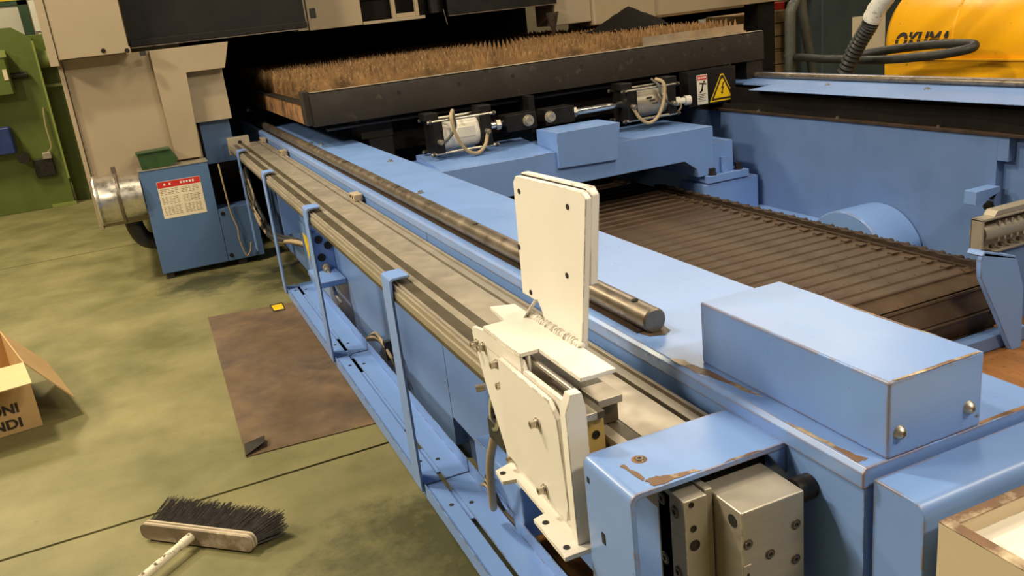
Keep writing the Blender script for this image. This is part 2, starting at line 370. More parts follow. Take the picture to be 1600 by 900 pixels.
# cable tray
tr = thing('cable_tray', 'slotted blue steel cable tray slung low beside the beam', 'tray', (.63, 2.9, 0))
for (a, b) in ((.8, 2.283), (2.29, 3.53), (3.54, 4.84)):
    M().prism([(.5505, .165), (.5505, .212), (.5535, .212), (.5535, .205), (.607, .205), (.607, .199), (.5545, .199), (.5545, .165)], 'y', a, b).build('outer_channel', 'blue_paint', tr, .0008)
    M().prism([(.621, .199), (.621, .205), (.697, .205), (.6975, .248), (.7005, .248), (.7005, .199)], 'y', a, b).build('inner_angle', 'blue_paint', tr, .0008)
    for t in (.12, .9):
        yy = a + (b - a) * t
        part(tr, 'bridge_plate', 'blue_paint', .60, .63, yy - .09, yy + .09, .192, .1985)
        hole(tr, (.585, yy, .205), (0, 0, 1), .007); hole(tr, (.64, yy - .02, .205), (0, 0, 1), .007)
part(tr, 'bridge_plate', 'blue_paint', .60, .63, 2.7, 3.53, .192, .1985)
part(tr, 'bridge_plate', 'blue_paint', .60, .63, 3.54, 4.84, .192, .1985)
for y in (1.0, 2.33, 3.6, 4.7):
    part(tr, 'leg', 'blue_deep', .64, .68, y - .03, y + .03, 0, .198)

# ================================================================ CARRIAGE
ca = thing('carriage', 'cream painted steel carriage clamped on the rails with an upright plate', 'carriage', (.56, 1.33, .69))
sp = M().prism([(1.575, .945), (1.50, .956), (1.33, .952), (1.32, .936), (1.16, .936), (1.153, .69), (1.45, .69), (1.535, .83), (1.58, .93)], 'x', .530, .540).build('side_plate', 'cream_paint', ca, .0015)
M().prism([(1.41, .934), (1.195, .930), (1.166, .905), (1.153, .75), (1.166, .712), (1.425, .726)], 'x', .516, .527).build('outer_plate', 'cream_paint', ca, .002)
M().prism([(.514, .69), (.514, .935), (.526, .964), (.546, .964), (.552, .935), (.550, .69)], 'y', 1.124, 1.146).build('end_plate', 'cream_paint', ca, .0015)
M().prism([(.545, 1.452), (.492, 1.434), (.487, 1.386), (.514, 1.380), (.510, 1.245), (.484, 1.238), (.480, 1.106), (.545, 1.106)], 'z', .682, .6905).build('base_flange', 'cream_paint', ca, .0012)
for (x, y) in ((.50, 1.415), (.497, 1.215), (.495, 1.13)):
    hole(ca, (x, y, .6905), (0, 0, 1), .006)
M().prism([(.566, 1.165), (.634, 1.165), (.634, 1.585), (.585, 1.605), (.575, 1.505), (.5283, 1.505), (.5283, 1.325), (.566, 1.325)], 'z', .9595, .9675).build('top_plate', 'cream_paint', ca, .0015)
M().prism([(.5283, .925), (.5283, .9594), (.534, .9594), (.534, .925)], 'y', 1.325, 1.505).build('channel_wall', 'cream_paint', ca, .0008)
M().prism([(.543, .925), (.543, .9594), (.549, .9594), (.549, .925)], 'y', 1.325, 1.505).build('channel_wall', 'cream_paint', ca, .0008)
M().box(.535, .5425, 1.34, 1.505, .93, .955).build('channel_shade', 'dark_hole', ca)  # dark box in place of the shade inside the hollow channel
M().cyl((.557, 1.17, .944), (.557, 1.50, .944), .006, 14).build('slide_shaft', 'steel', ca)
lean = lambda p: Vector((p.x + (p.z - .945) * .075, p.y, p.z))
M().prism([(1.548, 1.0), (1.575, 1.225), (1.563, 1.238), (1.285, 1.246), (1.268, 1.235), (1.292, .942), (1.43, .952), (1.462, .99), (1.475, 1.0)], 'x', .6345, .6475, lean).build('upright_plate', 'cream_paint', ca, .002)
M().prism([(1.56, 1.075), (1.578, 1.23), (1.565, 1.243), (1.292, 1.250), (1.275, 1.238), (1.285, 1.075)], 'x', .6490, .6665, lean).build('backing_plate', 'cream_paint', ca, .003)
M().prism([(1.557, 1.08), (1.574, 1.228), (1.562, 1.240), (1.294, 1.247), (1.277, 1.236), (1.288, 1.08)], 'x', .6474, .6491, lean).build('plate_gap_shade', 'dark_hole', ca)  # dark inset, shade of the crack between the two plates as colour
for (y, z) in ((1.545, 1.21), (1.335, 1.212), (1.555, 1.095), (1.343, 1.085), (1.505, 1.012)):
    hole(ca, (.6343 + (z - .945) * .075, y, z), (-1, 0, 0), .0055)
wl = M()
for i in range(26):
    t = i / 25; y = 1.50 + (1.285 - 1.50) * t
    wl.lathe([(.002, -.006), (.008 + random.random() * .003, -.002), (.007 + random.random() * .003, .003), (.001, .007)], (.6315, y, .968), (random.uniform(-.3, .3), -1, random.uniform(-.3, .3)), 8)
wl.build('weld_bead', 'cream_weld', ca, ang=60)
M().obox((.6275, 1.487, .985), (.0085, -.012, .020), (.007, .004, -.001), (.0010, .0014, .0009)).build('rib', 'cream_paint', ca, .0006)
for (x, y, z) in ((.530, 1.449, .905), (.530, 1.43, .868), (.516, 1.245, .868), (.516, 1.243, .738), (.530, 1.421, .712), (.530, 1.552, .915), (.530, 1.515, .920)):
    M().lathe([(.0105, 0), (.0105, .0025), (.008, .0025), (.009, .0045), (.0085, .006), (.007, .006), (.007, .0155), (.0042, .0155), (.0038, .009), (.0003, .009)], (x, y, z), (-1, 0, 0), 16).build('bolt', 'steel', ca)
part(ca, 'bearing_block', 'bearing_ochre', .566, .600, 1.16, 1.20, .80, .893, bevel=.001)
M().lathe([(.0075, 0), (.0075, .0015), (.0055, .0018), (.005, .0006), (.0025, .0006), (.0022, .0016), (.0003, .0016)], (.583, 1.16, .862), (0, -1, 0), 16).build('bolt', 'dark_bolt', ca)
part(ca, 'slide_rail', 'aluminium', .560, .582, 1.145, 1.50, .896, .910, bevel=.002)
part(ca, 'slide_rail', 'aluminium_dark', .584, .598, 1.15, 1.50, .894, .906)
part(ca, 'slide_head', 'aluminium', .602, .650, 1.180, 1.245, .895, .910, bevel=.002)
part(ca, 'slide_plate', 'aluminium_dark', .590, .650, 1.246, 1.50, .896, .908)
part(ca, 'slide_base', 'aluminium_dark', .602, .650, 1.20, 1.50, .852, .894)
M().prism([(.541, .80), (.541, .855), (.5505, .855), (.5505, .80)], 'y', 1.17, 1.53).build('spacer_plate', 'cream_paint', ca)
# hose clip ring and black connector behind the carriage
ring = M(); pts = []
for k in range(17):
    a = 2 * math.pi * k / 16; pts.append((.550 + .004 * math.cos(a), 1.555 + .036 * math.cos(a + .5), .755 + .048 * math.sin(a)))
ring.tube(pts, .0065, 8, 2).build('clip_ring', 'chrome', ca)
part(ca, 'connector', 'rubber', .545, .60, 1.51, 1.60, .675, .725, bevel=.003)
M().lathe([(.008, 0), (.008, .02), (.004, .02), (.004, .01), (.0003, .01)], (.545, 1.585, .80), (-1, .3, 0), 12).build('bolt', 'steel', ca)
hz = M().tube([(.585, 1.60, .69), (.60, 1.68, .655), (.615, 1.78, .56), (.625, 1.86, .45), (.64, 1.92, .32), (.66, 1.98, .252)], .011, 10).build('drag_cable', 'wire_tan', None)
tag(hz, 'tan cable hanging from the connector behind the white carriage into the tray', 'cable')

# ================================================================ FOREGROUND BRACKET
fb = thing('hooked_bracket', 'wide scuffed blue hooked bracket covering the rail end in the foreground', 'bracket', (.66, 1.02, .3))
arc = [(.524 + .016 * (1 - math.cos(a)), .854 + .016 * math.sin(a)) for a in [i * math.pi / 12 for i in range(7)]]
arci = [(.533 + .009 * (1 - math.cos(a)), .852 + .009 * math.sin(a)) for a in [i * math.pi / 12 for i in range(7)]]
M().prism([(.524, .30)] + arc + [(.806, .870), (.806, .861)] + arci[::-1] + [(.533, .30)], 'y', .952, 1.098).build('bracket_plate', 'blue_paint_worn', fb, .0012)
M().prism([(.770, .861), (.806, .861), (.806, .815)], 'y', .953, .960).build('gusset', 'blue_paint', fb)
chip(fb, [(.556, 1.035), (.562, 1.037), (.570, .985), (.564, .980)], .8702, 'rim_worn', 5, .0022)
chip(fb, [(.564, .978), (.575, .982), (.600, .972), (.640, .966), (.650, .956), (.570, .956)], .8702, 'rim_worn', 5, .0022)
chip(fb, [(.69, .9535), (.76, .9535), (.75, .957), (.70, .958)], .8702, 'rim_worn', 4, .001)
recess_bolt(fb, (.592, 1.036, .870), (0, 0, 1), .0085)
M().lathe([(.013, 0), (.011, .0006), (.0003, .0007)], (.592, 1.036, .8700), (0.02, 0, 1), 11).build('rust_ring', 'rust_steel', fb)
M().prism([(1.041, .736), (1.052, .736), (1.052, .756), (1.041, .756)], 'x', .5232, .5241).build('slot', 'dark_hole', fb)
M().prism([(1.080, .828), (1.087, .828), (1.087, .838), (1.080, .838)], 'x', .5232, .5241).build('slot', 'dark_hole', fb)

# ================================================================ DRIVE UNIT
du = thing('drive_unit', 'machined aluminium drive blocks bolted together under the foreground bracket', 'drive', (.68, .93, .55))
M().prism([(.600, .930), (.640, .930), (.640, 1.005), (.600, 1.005)], 'z', .52, .846).build('bearing_housing', 'aluminium_block', du, .0015)
for (y, z) in ((.990, .823), (.955, .817), (.990, .716), (.955, .711), (.990, .61), (.955, .605)):
    recess_bolt(du, (.600, y, z), (-1, 0, 0), .0105)
for (x, z, r) in ((.612, .838, .0045), (.614, .797, .0055), (.615, .768, .009), (.612, .70, .005)):
    M().lathe([(r, 0), (r, .0012), (r * .82, .0012), (r * .78, .0002), (.0003, .0002)], (x, .930, z), (0, -1, 0), 16).build('bore', 'dark_bolt', du)
M().box(.641, .653, .935, 1.0, .52, .850).build('spacer_block', 'aluminium_block', du, .001)
M().box(.655, .768, .870, .968, .52, .840).build('gear_housing', 'aluminium_block', du, .0025)
for (x, z) in ((.752, .788), (.665, .786), (.704, .755), (.751, .728), (.664, .70), (.752, .65)):
    recess_bolt(du, (x, .870, z), (0, -1, 0), .0085)
M().lathe([(.010, 0), (.010, .001), (.0003, .0003)], (.655, .890, .818), (-1, 0, 0), 16).build('bore', 'dark_hole', du)
M().box(.656, .670, .868, .8702, .715, .752).build('square_plate', 'aluminium', du, .001)
M().box(.661, .665, .8674, .8681, .728, .738).build('square_mark', 'dark_bolt', du)
for x in (.62, .665, .71):
    M().box(x, x + .035, .975, 1.06, .846, .857).build('clamp_bar', 'aluminium', du, .001)
M().box(.60, .77, .969, 1.0, .60, .838).build('back_plate', 'aluminium_dark', du)
M().lathe([(.02, 0), (.02, .03)], (.775, .90, .82), (1, 0, 0), 14).build('plug', 'dark_bolt', du)

# ================================================================ TRAY BOX, lower right
bx = thing('open_box', 'open beige steel box with rusty worn rim in the lower right corner', 'box', (1.0, .52, .6))
for a in ((.822, .837, .30, .684), (1.24, 1.255, .30, .684)): part(bx, 'side_wall', 'beige_wall', a[0], a[1], a[2], a[3], .55, .869)
part(bx, 'end_wall', 'beige_wall', .837, 1.24, .669, .684, .55, .869)
M().box(.837, 1.24, .30, .669, .55, .846).build('inner_tray', 'cream_paint', bx)
for a in ((.8215, .8385, .30, .6845), (1.2385, 1.2555, .30, .6845), (.8385, 1.2385, .6675, .6845)):
    M().box(a[0], a[1], a[2], a[3], .869, .8715).build('worn_rim', 'rim_worn', bx, .001)
M().box(.85, 1.22, .32, .65, 0, .55).build('pedestal', 'blue_deep', bx)
fb2 = M().box(.84, 3.45, .80, 2.62, .0, .004).build('floor_plate', 'wood_floor'); tag(fb2, 'oily orange brown plate lying on the floor under the beam', 'plate')

# ================================================================ CROSS MEMBER
cm = thing('cross_member', 'blue bridge shaped steel cross member standing over the slatted conveyor', 'machine frame', (2.4, 4.8, 0))
M().prism([(1.184, .515), (3.11, .518), (3.20, .455), (3.21, .40), (3.335, .40), (3.335, .712), (1.184, .735)], 'y', 4.60, 5.17).build('beam', 'blue_paint', cm, .003)
M().prism([(2.215, .63), (2.612, .618), (2.645, .84), (2.215, .84)], 'y', 4.575, 4.86).build('raised_box', 'blue_paint', cm, .002)
M().prism([(4.60, .725), (5.10, .735), (5.10, .772)], 'x', 1.5, 2.21).build('rear_wedge', 'blue_paint', cm)
M().prism([(3.31, .40), (3.50, .40), (3.50, .60), (3.31, .60)], 'y', 4.62, 4.84).build('foot_bracket', 'blue_paint', cm, .003)
M().box(3.26, 3.58, 4.56, 4.78, .352, .40).build('foot_plate', 'blue_paint', cm, .003)
M().box(3.395, 3.43, 4.59, 4.63, .40, .50).build('web', 'blue_paint', cm)
for x, y in ((3.31, 4.59), (3.53, 4.61)):
    M().lathe([(.030, 0), (.030, .008), (.023, .008), (.022, .045)], (x, y, .40), (0, 0, 1), 6).build('hex_bolt', 'dark_bolt', cm)
M().box(3.235, 3.66, 4.57, 4.85, .0, .345).build('pedestal', 'blue_paint', cm, .008)

# ================================================================ CONVEYOR
cv = thing('slat_conveyor', 'dark oily slatted scrap conveyor between the blue beams', 'conveyor', (2.3, 2.6, 0))
slat0 = None
PITCH = .0985
YE, RR, ZC = 2.50, .135, .140
def conv_pt(s):         # s along belt from the drum's top, negative goes round the drum
    if s >= 0: return (YE + s, ZC + RR, 0.)
    a = -s / RR
    return (YE - RR * math.sin(a), ZC + RR * math.cos(a), a)
k = 0
for i in range(-4, 30):
    s = (i + .5) * PITCH; y, z, a = conv_pt(s)
    if z < .02: continue
    if slat0 is None:
        m = M(); h = PITCH / 2
        m.prism([(-h + .002, -.006), (-h + .002, .001), (-h + .010, .001), (h - .018, -.0015), (h - .012, .006), (h - .003, .006), (h, -.006)], 'x', -.95, .95)
        for j in range(13):
            xj = -.92 + j * .15
            m.box(xj, xj + .006, -h + .003, -h + .016, .001, .003)
        m.box(.88, .92, h - .02, h + .012, .004, .011)
        slat0 = m.build('slat', 'conveyor_steel', cv, .0, loc=(0, 0, 0)); sl = slat0
    else:
        sl = slat0.copy(); COL.objects.link(sl); sl.parent = cv
    sl.location = Vector((2.185, y, z)) - cv.location; sl.rotation_euler = (a, 0, 0)
link0 = None
for i in range(-3, 26):
    s = (i + .5) * PITCH; y, z, a = conv_pt(s)
    if link0 is None:
        m = M(); m.prism([(-.05, -.012), (-.05, .012), (-.02, .022), (.02, .016), (.05, .014), (.05, -.012)], 'x', -.012, .012)
        m.cyl((.0, -.028, .004), (.035, -.028, .004), .016, 10); m.cyl((-.012, .03, .004), (.03, .03, .004), .011, 10)
        link0 = m.build('chain_link', 'conveyor_dark', cv, loc=(0, 0, 0)); ln = link0
    else: ln = link0.copy(); COL.objects.link(ln); ln.parent = cv
    ln.location = Vector((3.172, y, z + .010)) - cv.location; ln.rotation_euler = (a, 0, 0)
M().prism([(2.52, .03), (2.52, .262), (6.3, .262), (6.3, .03)], 'x', 1.25, 3.13).build('belt_bed', 'black_interior', cv)
M().cyl((1.25, YE, ZC + .002), (3.15, YE, ZC + .002), RR - .012, 28).build('end_drum', 'conveyor_dark', cv)
M().box(3.137, 3.156, 2.5, 6.3, .24, .284).build('chain_guard', 'conveyor_dark', cv)
M().prism([(2.45, .0), (2.45, .24), (6.3, .24), (6.3, .0)], 'x', 3.195, 3.21).build('side_guide', 'conveyor_dark', cv)

# ================================================================ RIGHT BED FRAME
rf = thing('right_bed_frame', 'blue inner wall and rail of the machine bed on the far right side', 'machine frame', (3.9, 5.0, 0))
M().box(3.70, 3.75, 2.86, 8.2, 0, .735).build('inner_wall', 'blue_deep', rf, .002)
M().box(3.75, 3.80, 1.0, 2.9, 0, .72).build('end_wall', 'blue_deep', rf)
M().box(3.70, 3.745, 2.80, 2.86, .62, .735).build('wall_lug', 'blue_deep', rf)
M().box(3.685, 3.76, 1.2, 8.2, .736, .752).build('edge_angle', 'conveyor_dark', rf, .002)
M().box(3.78, 3.80, 1.2, 8.2, .752, .884).build('dark_skirt', 'black_interior', rf)
pl = M(); n = 60
vs = []; fs = []
for i in range(n + 1):
    y = 1.2 + 7 * i / n; wv = .010 * math.sin(i * .9) + .008 * math.sin(i * .37 + 1)
    vs += [(3.715 + wv, y, .754), (3.735 + wv * 1.4, y, .790 + wv * .8), (3.740 + wv * 1.4, y, .790 + wv * .8), (3.72 + wv, y, .754)]
for i in range(n):
    for j in range(4): fs.append((4 * i + j, 4 * i + (j + 1) % 4, 4 * i + 4 + (j + 1) % 4, 4 * i + 4 + j))
pl.add(vs, fs).build('rubber_flap', 'black_interior', rf)
M().prism([(3.70, .884), (3.70, .888), (4.02, .903), (4.4, .903), (4.4, .884)], 'y', 1.2, 4.70).build('top_sheet', 'blue_paint', rf, .001)
M().prism([(3.90, .884), (3.90, .897), (4.02, .903), (4.4, .903), (4.4, .884)], 'y', 4.705, 8.2).build('top_sheet', 'blue_paint', rf, .001)
M().cyl((4.10, 1.2, .924), (4.10, 8.2, .924), .021, 20).build('guide_rod', 'steel_rod', rf)
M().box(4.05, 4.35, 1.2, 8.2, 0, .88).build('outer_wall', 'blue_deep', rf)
for y in (3.2, 3.9, 4.6): cap_bolt(rf, (3.70, y, .752), (0, 0, 1), .011, .012, 'steel_rod')
for y in (3.5, 4.25): cap_bolt(rf, (3.95, y, .90), (0, 0, 1), .012, .010)
M().prism([(3.54, .43), (3.54, .498), (3.70, .498), (3.70, .47)], 'y', 2.83, 2.90).build('ledge_bracket', 'blue_paint', rf, .003)
for (y, z) in ((2.875, .455), (2.88, .395)):
    M().lathe([(.026, 0), (.026, .008), (.018, .008), (.018, .03)], (3.70, y, z), (-1, 0, 0), 6).build('hex_bolt', 'dark_bolt', rf)
arcp = [(3.55 + .30 * math.cos(a), .03 + .275 * math.sin(a)) for a in [math.pi * i / 24 for i in range(25)]]
M().prism(arcp + [(3.25, .0), (3.85, .0)], 'x', 3.42, 3.70).build('drum_cover', 'blue_paint', rf, .012)
M().prism([(3.36, .0), (3.70, .0), (3.70, .13), (3.36, .10)], 'y', 3.86, 4.6).build('wall_ledge', 'blue_paint', rf)

mt = thing('gear_motor', 'grey cast metal motor with its terminal box open by the right blue wall', 'motor', (3.3, 2.5, 0))
b0 = M()
x0, x1, z0, z1 = 3.10, 3.52, .355, .515
b0.box(x0, x0 + .012, 2.44, 2.50, z0, z1).box(x1 - .012, x1, 2.44, 2.50, z0, z1).box(x0, x1, 2.44, 2.50, z1 - .012, z1).box(x0, x1, 2.44, 2.50, z0, z0 + .012).box(x0, x1, 2.49, 2.50, z0, z1)
b0.build('terminal_box', 'aluminium', mt, .004)
M().prism([(3.17, .515), (3.19, .538), (3.50, .538), (3.50, .515)], 'y', 2.445, 2.50).build('box_lid', 'aluminium', mt, .003)
M().cyl((3.13, 2.485, .44), (3.50, 2.485, .44), .042, 20).build('shaft_housing', 'aluminium_block', mt)
for i in range(7):
    M().box(3.21 + i * .038, 3.220 + i * .038, 2.45, 2.49, .40, .49).build('cooling_fin', 'aluminium_block', mt, .002)
for i in range(5):
    M().lathe([(.010, 0), (.010, .016), (.006, .016), (.0003, .010)], (3.17 + i * .055, 2.455, .385), (0, -1, .3), 10).build('terminal', 'aluminium_dark', mt)
for (x, z) in ((3.118, .49), (3.118, .385)):
    M().lathe([(.008, 0), (.008, .004), (.0003, .002)], (x, 2.49, z), (0, -1, 0), 10).build('screw_hole', 'dark_hole', mt)
M().box(3.26, 3.45, 2.46, 2.52, 0, .355).build('pedestal', 'blue_deep', mt)
sb = thing('pivot_arm', 'blue pivot arm with slotted round top beside the conveyor end', 'arm', (3.0, 2.27, 0))
M().prism([(2.862, .43), (2.88, .463), (3.055, .408), (3.066, .392), (3.115, .27), (3.13, .0), (3.07, .0), (2.965, .19), (2.905, .294), (2.868, .36)], 'y', 2.25, 2.275).build('arm_plate', 'blue_paint', sb, .004)
M().prism([(2.866, .448), (2.88, .466), (3.058, .411), (3.058, .396)], 'y', 2.25, 2.325).build('top_cap', 'blue_paint', sb, .004)
M().obox((2.96, 2.29, .4427), (.045, 0, -.0145), (0, .007, 0), (.0005, 0, .0015)).build('slot', 'dark_hole', sb)
M().box(2.70, 3.20, 2.285, 2.35, .005, .07).build('base_block', 'blue_deep', sb, .006)

# ================================================================ PALLET TABLE
pt = thing('pallet_table', 'dark steel cutting table with rows of rusty spiked slats', 'table', (2.5, 6.5, .95))
M().prism([(5.10, 1.03), (5.10, 1.205), (5.112, 1.225), (5.16, 1.225), (5.16, 1.03)], 'x', .92, 4.16).build('front_beam', 'table_steel', pt, .003)
M().prism([(5.104, 1.2255), (5.16, 1.2255), (5.16, 1.2275), (5.106, 1.2275)], 'x', .925, 4.15).build('top_edge', 'table_steel_bright', pt)
M().box(.885, .922, 5.11, 5.24, 1.04, 1.235).build('corner_post', 'table_steel', pt, .003)
M().box(4.02, 4.16, 5.12, 5.3, .87, 1.03).build('end_plate', 'table_steel', pt, .002)
M().box(.90, .96, 5.24, 8.9, 1.035, 1.15).build('side_rail', 'rust_steel', pt, .002)
M().box(.895, .965, 5.24, 8.9, 1.1505, 1.158).build('rail_cap', 'table_steel', pt)
M().box(4.05, 4.11, 5.24, 8.9, 1.03, 1.2).build('side_rail', 'table_steel', pt)
M().prism([(5.13, 1.2275), (5.165, 1.2275), (5.165, 1.285), (5.158, 1.285), (5.158, 1.24), (5.13, 1.24)], 'x', 3.2, 4.03).build('angle_bar', 'table_steel_bright', pt)
M().box(.96, 4.05, 5.16, 8.9, 1.03, 1.06).build('bed_floor', 'black_interior', pt)
for x in (1.45, 1.837, 2.2, 2.689, 3.15, 3.632):
    hole(pt, (x, 5.10, 1.16), (0, -1, 0), .012)
for i in range(36):
    y = 5.23 + i * .1; m = M(); pts = [(.965, 1.06)]; x = .965; n = 0
    pts = [(.965, 1.06)]
    while x < 4.0:
        h = 1.322 + random.uniform(-.012, .008); t = x + .020 + random.uniform(-.003, .003)
        pts += [(x + .001, 1.245 + random.uniform(-.006, .006)), (t - .002, h), (t + .002, h - .002), (x + .040, 1.245)]
        x += .0415
    pts += [(4.045, 1.06)]
    m.prism(pts, 'y', y, y + .0035)
    ob = m.build('spiked_slat', 'rust_slat', pt)
M().box(1.22, 1.42, 5.25, 5.5, .90, 1.03).build('wheel_block', 'table_steel', pt)
M().cyl((.835, 7.6, .992), (.89, 7.6, .992), .042, 20).build('wheel', 'dark_bolt', pt)
M().cyl((4.07, 5.5, .99), (4.13, 5.5, .99), .045, 20).build('wheel', 'dark_bolt', pt)
M().box(1.4, 4.0, 5.3, 5.5, .80, 1.03).build('under_frame', 'black_interior', pt)
M().box(2.255, 2.295, 5.02, 5.30, .80, 1.03).build('hanger', 'black_paint', pt, .002)
M().cyl((1.0, 5.17, 1.0), (3.4, 5.17, 1.0), .012, 10).build('conduit', 'rubber', pt)
M().box(1.25, 1.40, 5.2, 5.5, .736, .90).build('support_block', 'black_paint', pt)

def cylinder(xa, label, flip):
    d = -1 if flip else 1
    nx, ca_, cb_, px = (.53, .57, .775, .745) if flip else (.262, .31, .515, .455)
    t = thing('air_cylinder', label, 'air cylinder', (xa, 4.95, .78), 'air cylinders under the cutting table')
    X = lambda v: xa + d * v
    def pb(name, m, a, b, y0, y1, z0, z1, bv=.003): return M().box(min(X(a), X(b)), max(X(a), X(b)), y0, y1, z0, z1).build(name, m, t, bv)
    pb('end_block', 'black_paint', -.17, -.11, 4.87, 5.06, .785, .985); pb('end_block', 'black_paint', .125, .20, 4.87, 5.06, .785, .985)
    M().cyl((X(-.11), 4.965, .885), (X(.125), 4.965, .885), .088, 32).build('barrel', 'white_post' if not flip else 'aluminium', t)
    for (y, z) in ((4.878, .79), (4.878, .98), (5.05, .79), (5.05, .98)):
        M().cyl((X(-.20), y, z), (X(.235), y, z), .0085, 12).build('tie_rod', 'steel', t)
        for xx in (-.19, .215): M().lathe([(.016, 0), (.016, .015)], (X(xx), y, z), (d, 0, 0), 6).build('nut', 'dark_bolt', t)
    M().cyl((X(.20), 4.965, .895), (X(ca_ + .02), 4.965, .895), .022, 16).build('piston_rod', 'chrome', t)
    M().lathe([(.034, 0), (.034, .028)], (X(nx), 4.965, .895), (d, 0, 0), 6).build('hex_nut', 'steel', t)
    pb('clevis', 'black_paint', ca_, cb_, 4.90, 5.03, .845, .945)
    cb = M().lathe([(.036, 0), (.036, .01), (.025, .01), (.025, .035), (.012, .035), (.012, .03), (.0003, .03)], (X(px), 4.90, .898), (0, -1, 0), 16).build('pivot_pin', 'aluminium', t)
    M().tube([(X(-.03), 4.89, 1.03), (X(-.06), 4.84, 1.0), (X(-.05), 4.83, .90), (X(.0), 4.83, .80), (X(.07), 4.83, .765), (X(.13), 4.84, .80), (X(.165), 4.86, .87)], .011, 8, 5, .06).build('air_hose', 'wire_tan', t)
    M().tube([(X(-.02), 4.92, 1.03), (X(-.035), 4.86, .99), (X(-.04), 4.85, .93), (X(-.09), 4.85, .875), (X(-.13), 4.86, .855)], .008, 8).build('air_hose', 'hose_grey', t)
    M().lathe([(.016, 0), (.016, .03), (.010, .03), (.010, .045)], (X(.165), 4.87, .88), (0, -1, 0), 12).build('fitting', 'steel', t)
    M().lathe([(.016, 0), (.016, .03), (.010, .03), (.010, .045)], (X(-.14), 4.87, .86), (0, -1, 0), 12).build('fitting', 'steel', t)
    if not flip: M().obox((X(.04), 4.8765, .895), (.055, 0, 0), (0, .0, .028), (0, .003, .0)).build('nameplate', 'paper_white', t)
    else:
        for i in range(3): M().obox((X(.03 - i * .02), 4.8765, .92 - .02 * i), (.02, 0, 0), (0, 0, .004), (0, .003, 0)).build('scale_mark', 'ink', t)
    pb('mounting_lug', 'black_paint', -.20, -.12, 4.90, 5.03, .985, 1.028); pb('mounting_lug', 'black_paint', .14, .22, 4.90, 5.03, .985, 1.028)
    return t
cylinder(1.73, 'pale air cylinder with curved hose under the left part of the cutting table', False)
cylinder(3.08, 'silver air cylinder with looped hose under the right part of the cutting table', True)
jb = thing('junction_box', 'black junction box with warning stickers under the right end of the table', 'box', (3.63, 5.05, .78))
part(jb, 'box_body', 'black_paint', 3.44, 3.83, 5.0, 5.11, .79, 1.026, bevel=.003)
for (x, z) in ((3.455, 1.01), (3.815, 1.01), (3.815, .805)): cap_bolt(jb, (x, 5.0, z), (0, -1, 0), .008, .006, 'dark_bolt')
lb = part(jb, 'danger_label', 'paper_white', 3.507, 3.592, 4.9985, 5.0, .80, .998)
part(lb, 'red_band', 'label_red', 3.511, 3.588, 4.998, 4.9988, .963, .993)
pm = M()
pm.obox((3.55, 4.998, .915), (.007, 0, .028), (.006, 0, -.002), (0, .0004, 0)).obox((3.555, 4.998, .938), (.028, 0, -.004), (.0, 0, .005), (0, .0004, 0)).obox((3.54, 4.998, .89), (.012, 0, .012), (.004, 0, -.004), (0, .0004, 0))
pm.lathe([(.007, 0), (.007, .0006)], (3.565, 4.9984, .950), (0, -1, 0), 10)
pm.build('figure_mark', 'ink', lb)
pm = M()
for i in range(5): pm.box(3.515, 3.575 - (i % 2) * .012, 4.998, 4.9986, .866 - i * .011, .8695 - i * .011)
pm.build('print_line', 'ink', lb, kind='stuff')
pm = M()
for i in range(6): pm.box(3.517 + i * .0115, 3.525 + i * .0115, 4.9975, 4.9984, .972, .984)
pm.build('print_line', 'paper_white', lb, kind='stuff')
def tri(cx, cz, s): return [(cx - s * .60, cz - s * .5), (cx + s * .60, cz - s * .5), (cx + s * .06, cz + s * .52), (cx - s * .06, cz + s * .52)]
ws = M().prism(tri(3.715, .892, .178), 'y', 4.9985, 5.0).build('warning_sign', 'warning_yellow', jb)
M().prism(tri(3.715, .892, .160), 'y', 4.998, 4.9986).build('triangle_border', 'ink', ws)
M().prism(tri(3.715, .887, .122), 'y', 4.9976, 4.9982).build('triangle_field', 'warning_yellow', ws)
M().prism([(3.722, .93), (3.702, .888), (3.714, .890), (3.705, .862), (3.699, .864), (3.708, .845), (3.722, .860), (3.714, .861), (3.730, .902), (3.717, .899), (3.734, .932)], 'y', 4.9972, 4.9978).build('lightning_bolt', 'ink', ws)
vv = thing('air_valve', 'cream plastic pipe fitting sticking out beside the black junction box', 'valve', (3.35, 4.95, .85))
M().lathe([(.02, 0), (.02, .05), (.03, .05), (.03, .09), (.022, .09), (.022, .13), (.032, .13), (.032, .17)], (3.24, 4.97, .855), (1, -.15, -.02), 14).build('fitting_body', 'white_post', vv)
M().tube([(3.27, 4.96, .87), (3.32, 4.93, .84), (3.31, 4.93, .80), (3.24, 4.95, .77)], .006, 8).build('valve_wire', 'wire_tan', vv)

# ================================================================ LASER MACHINE
lm = thing('cutting_machine', 'large beige cutting machine with black doors that the table slides into', 'machine', (.5, 7.4, 0))
part(lm, 'lower_panel', 'beige_panel', -.385, .34, 6.62, 6.70, .41, 1.56, bevel=.004)
part(lm, 'side_trim', 'beige_panel', -.415, -.388, 6.585, 6.70, .40, 1.575, bevel=.003)
part(lm, 'upper_trim', 'beige_panel', -.445, -.392, 6.44, 6.70, 1.525, 2.9, bevel=.004)
part(lm, 'upper_panel', 'beige_panel', -.389, .043, 6.45, 6.70, 1.562, 2.9, bevel=.004)
part(lm, 'hinge_tab', 'beige_panel', .02, .05, 6.44, 6.47, 1.552, 1.60, bevel=.002)
for (x, z) in ((-.115, 1.59), (.028, 1.575)): cap_bolt(lm, (x, 6.45 if x < 0 else 6.44, z), (0, -1, 0), .010, .008, 'dark_bolt')
M().prism([(.163, 1.558), (.690, 1.560), (.635, 1.387), (.372, 1.385), (.352, .80), (.18, .80)], 'y', 6.572, 6.62).build('corner_column', 'beige_panel', lm, .003)
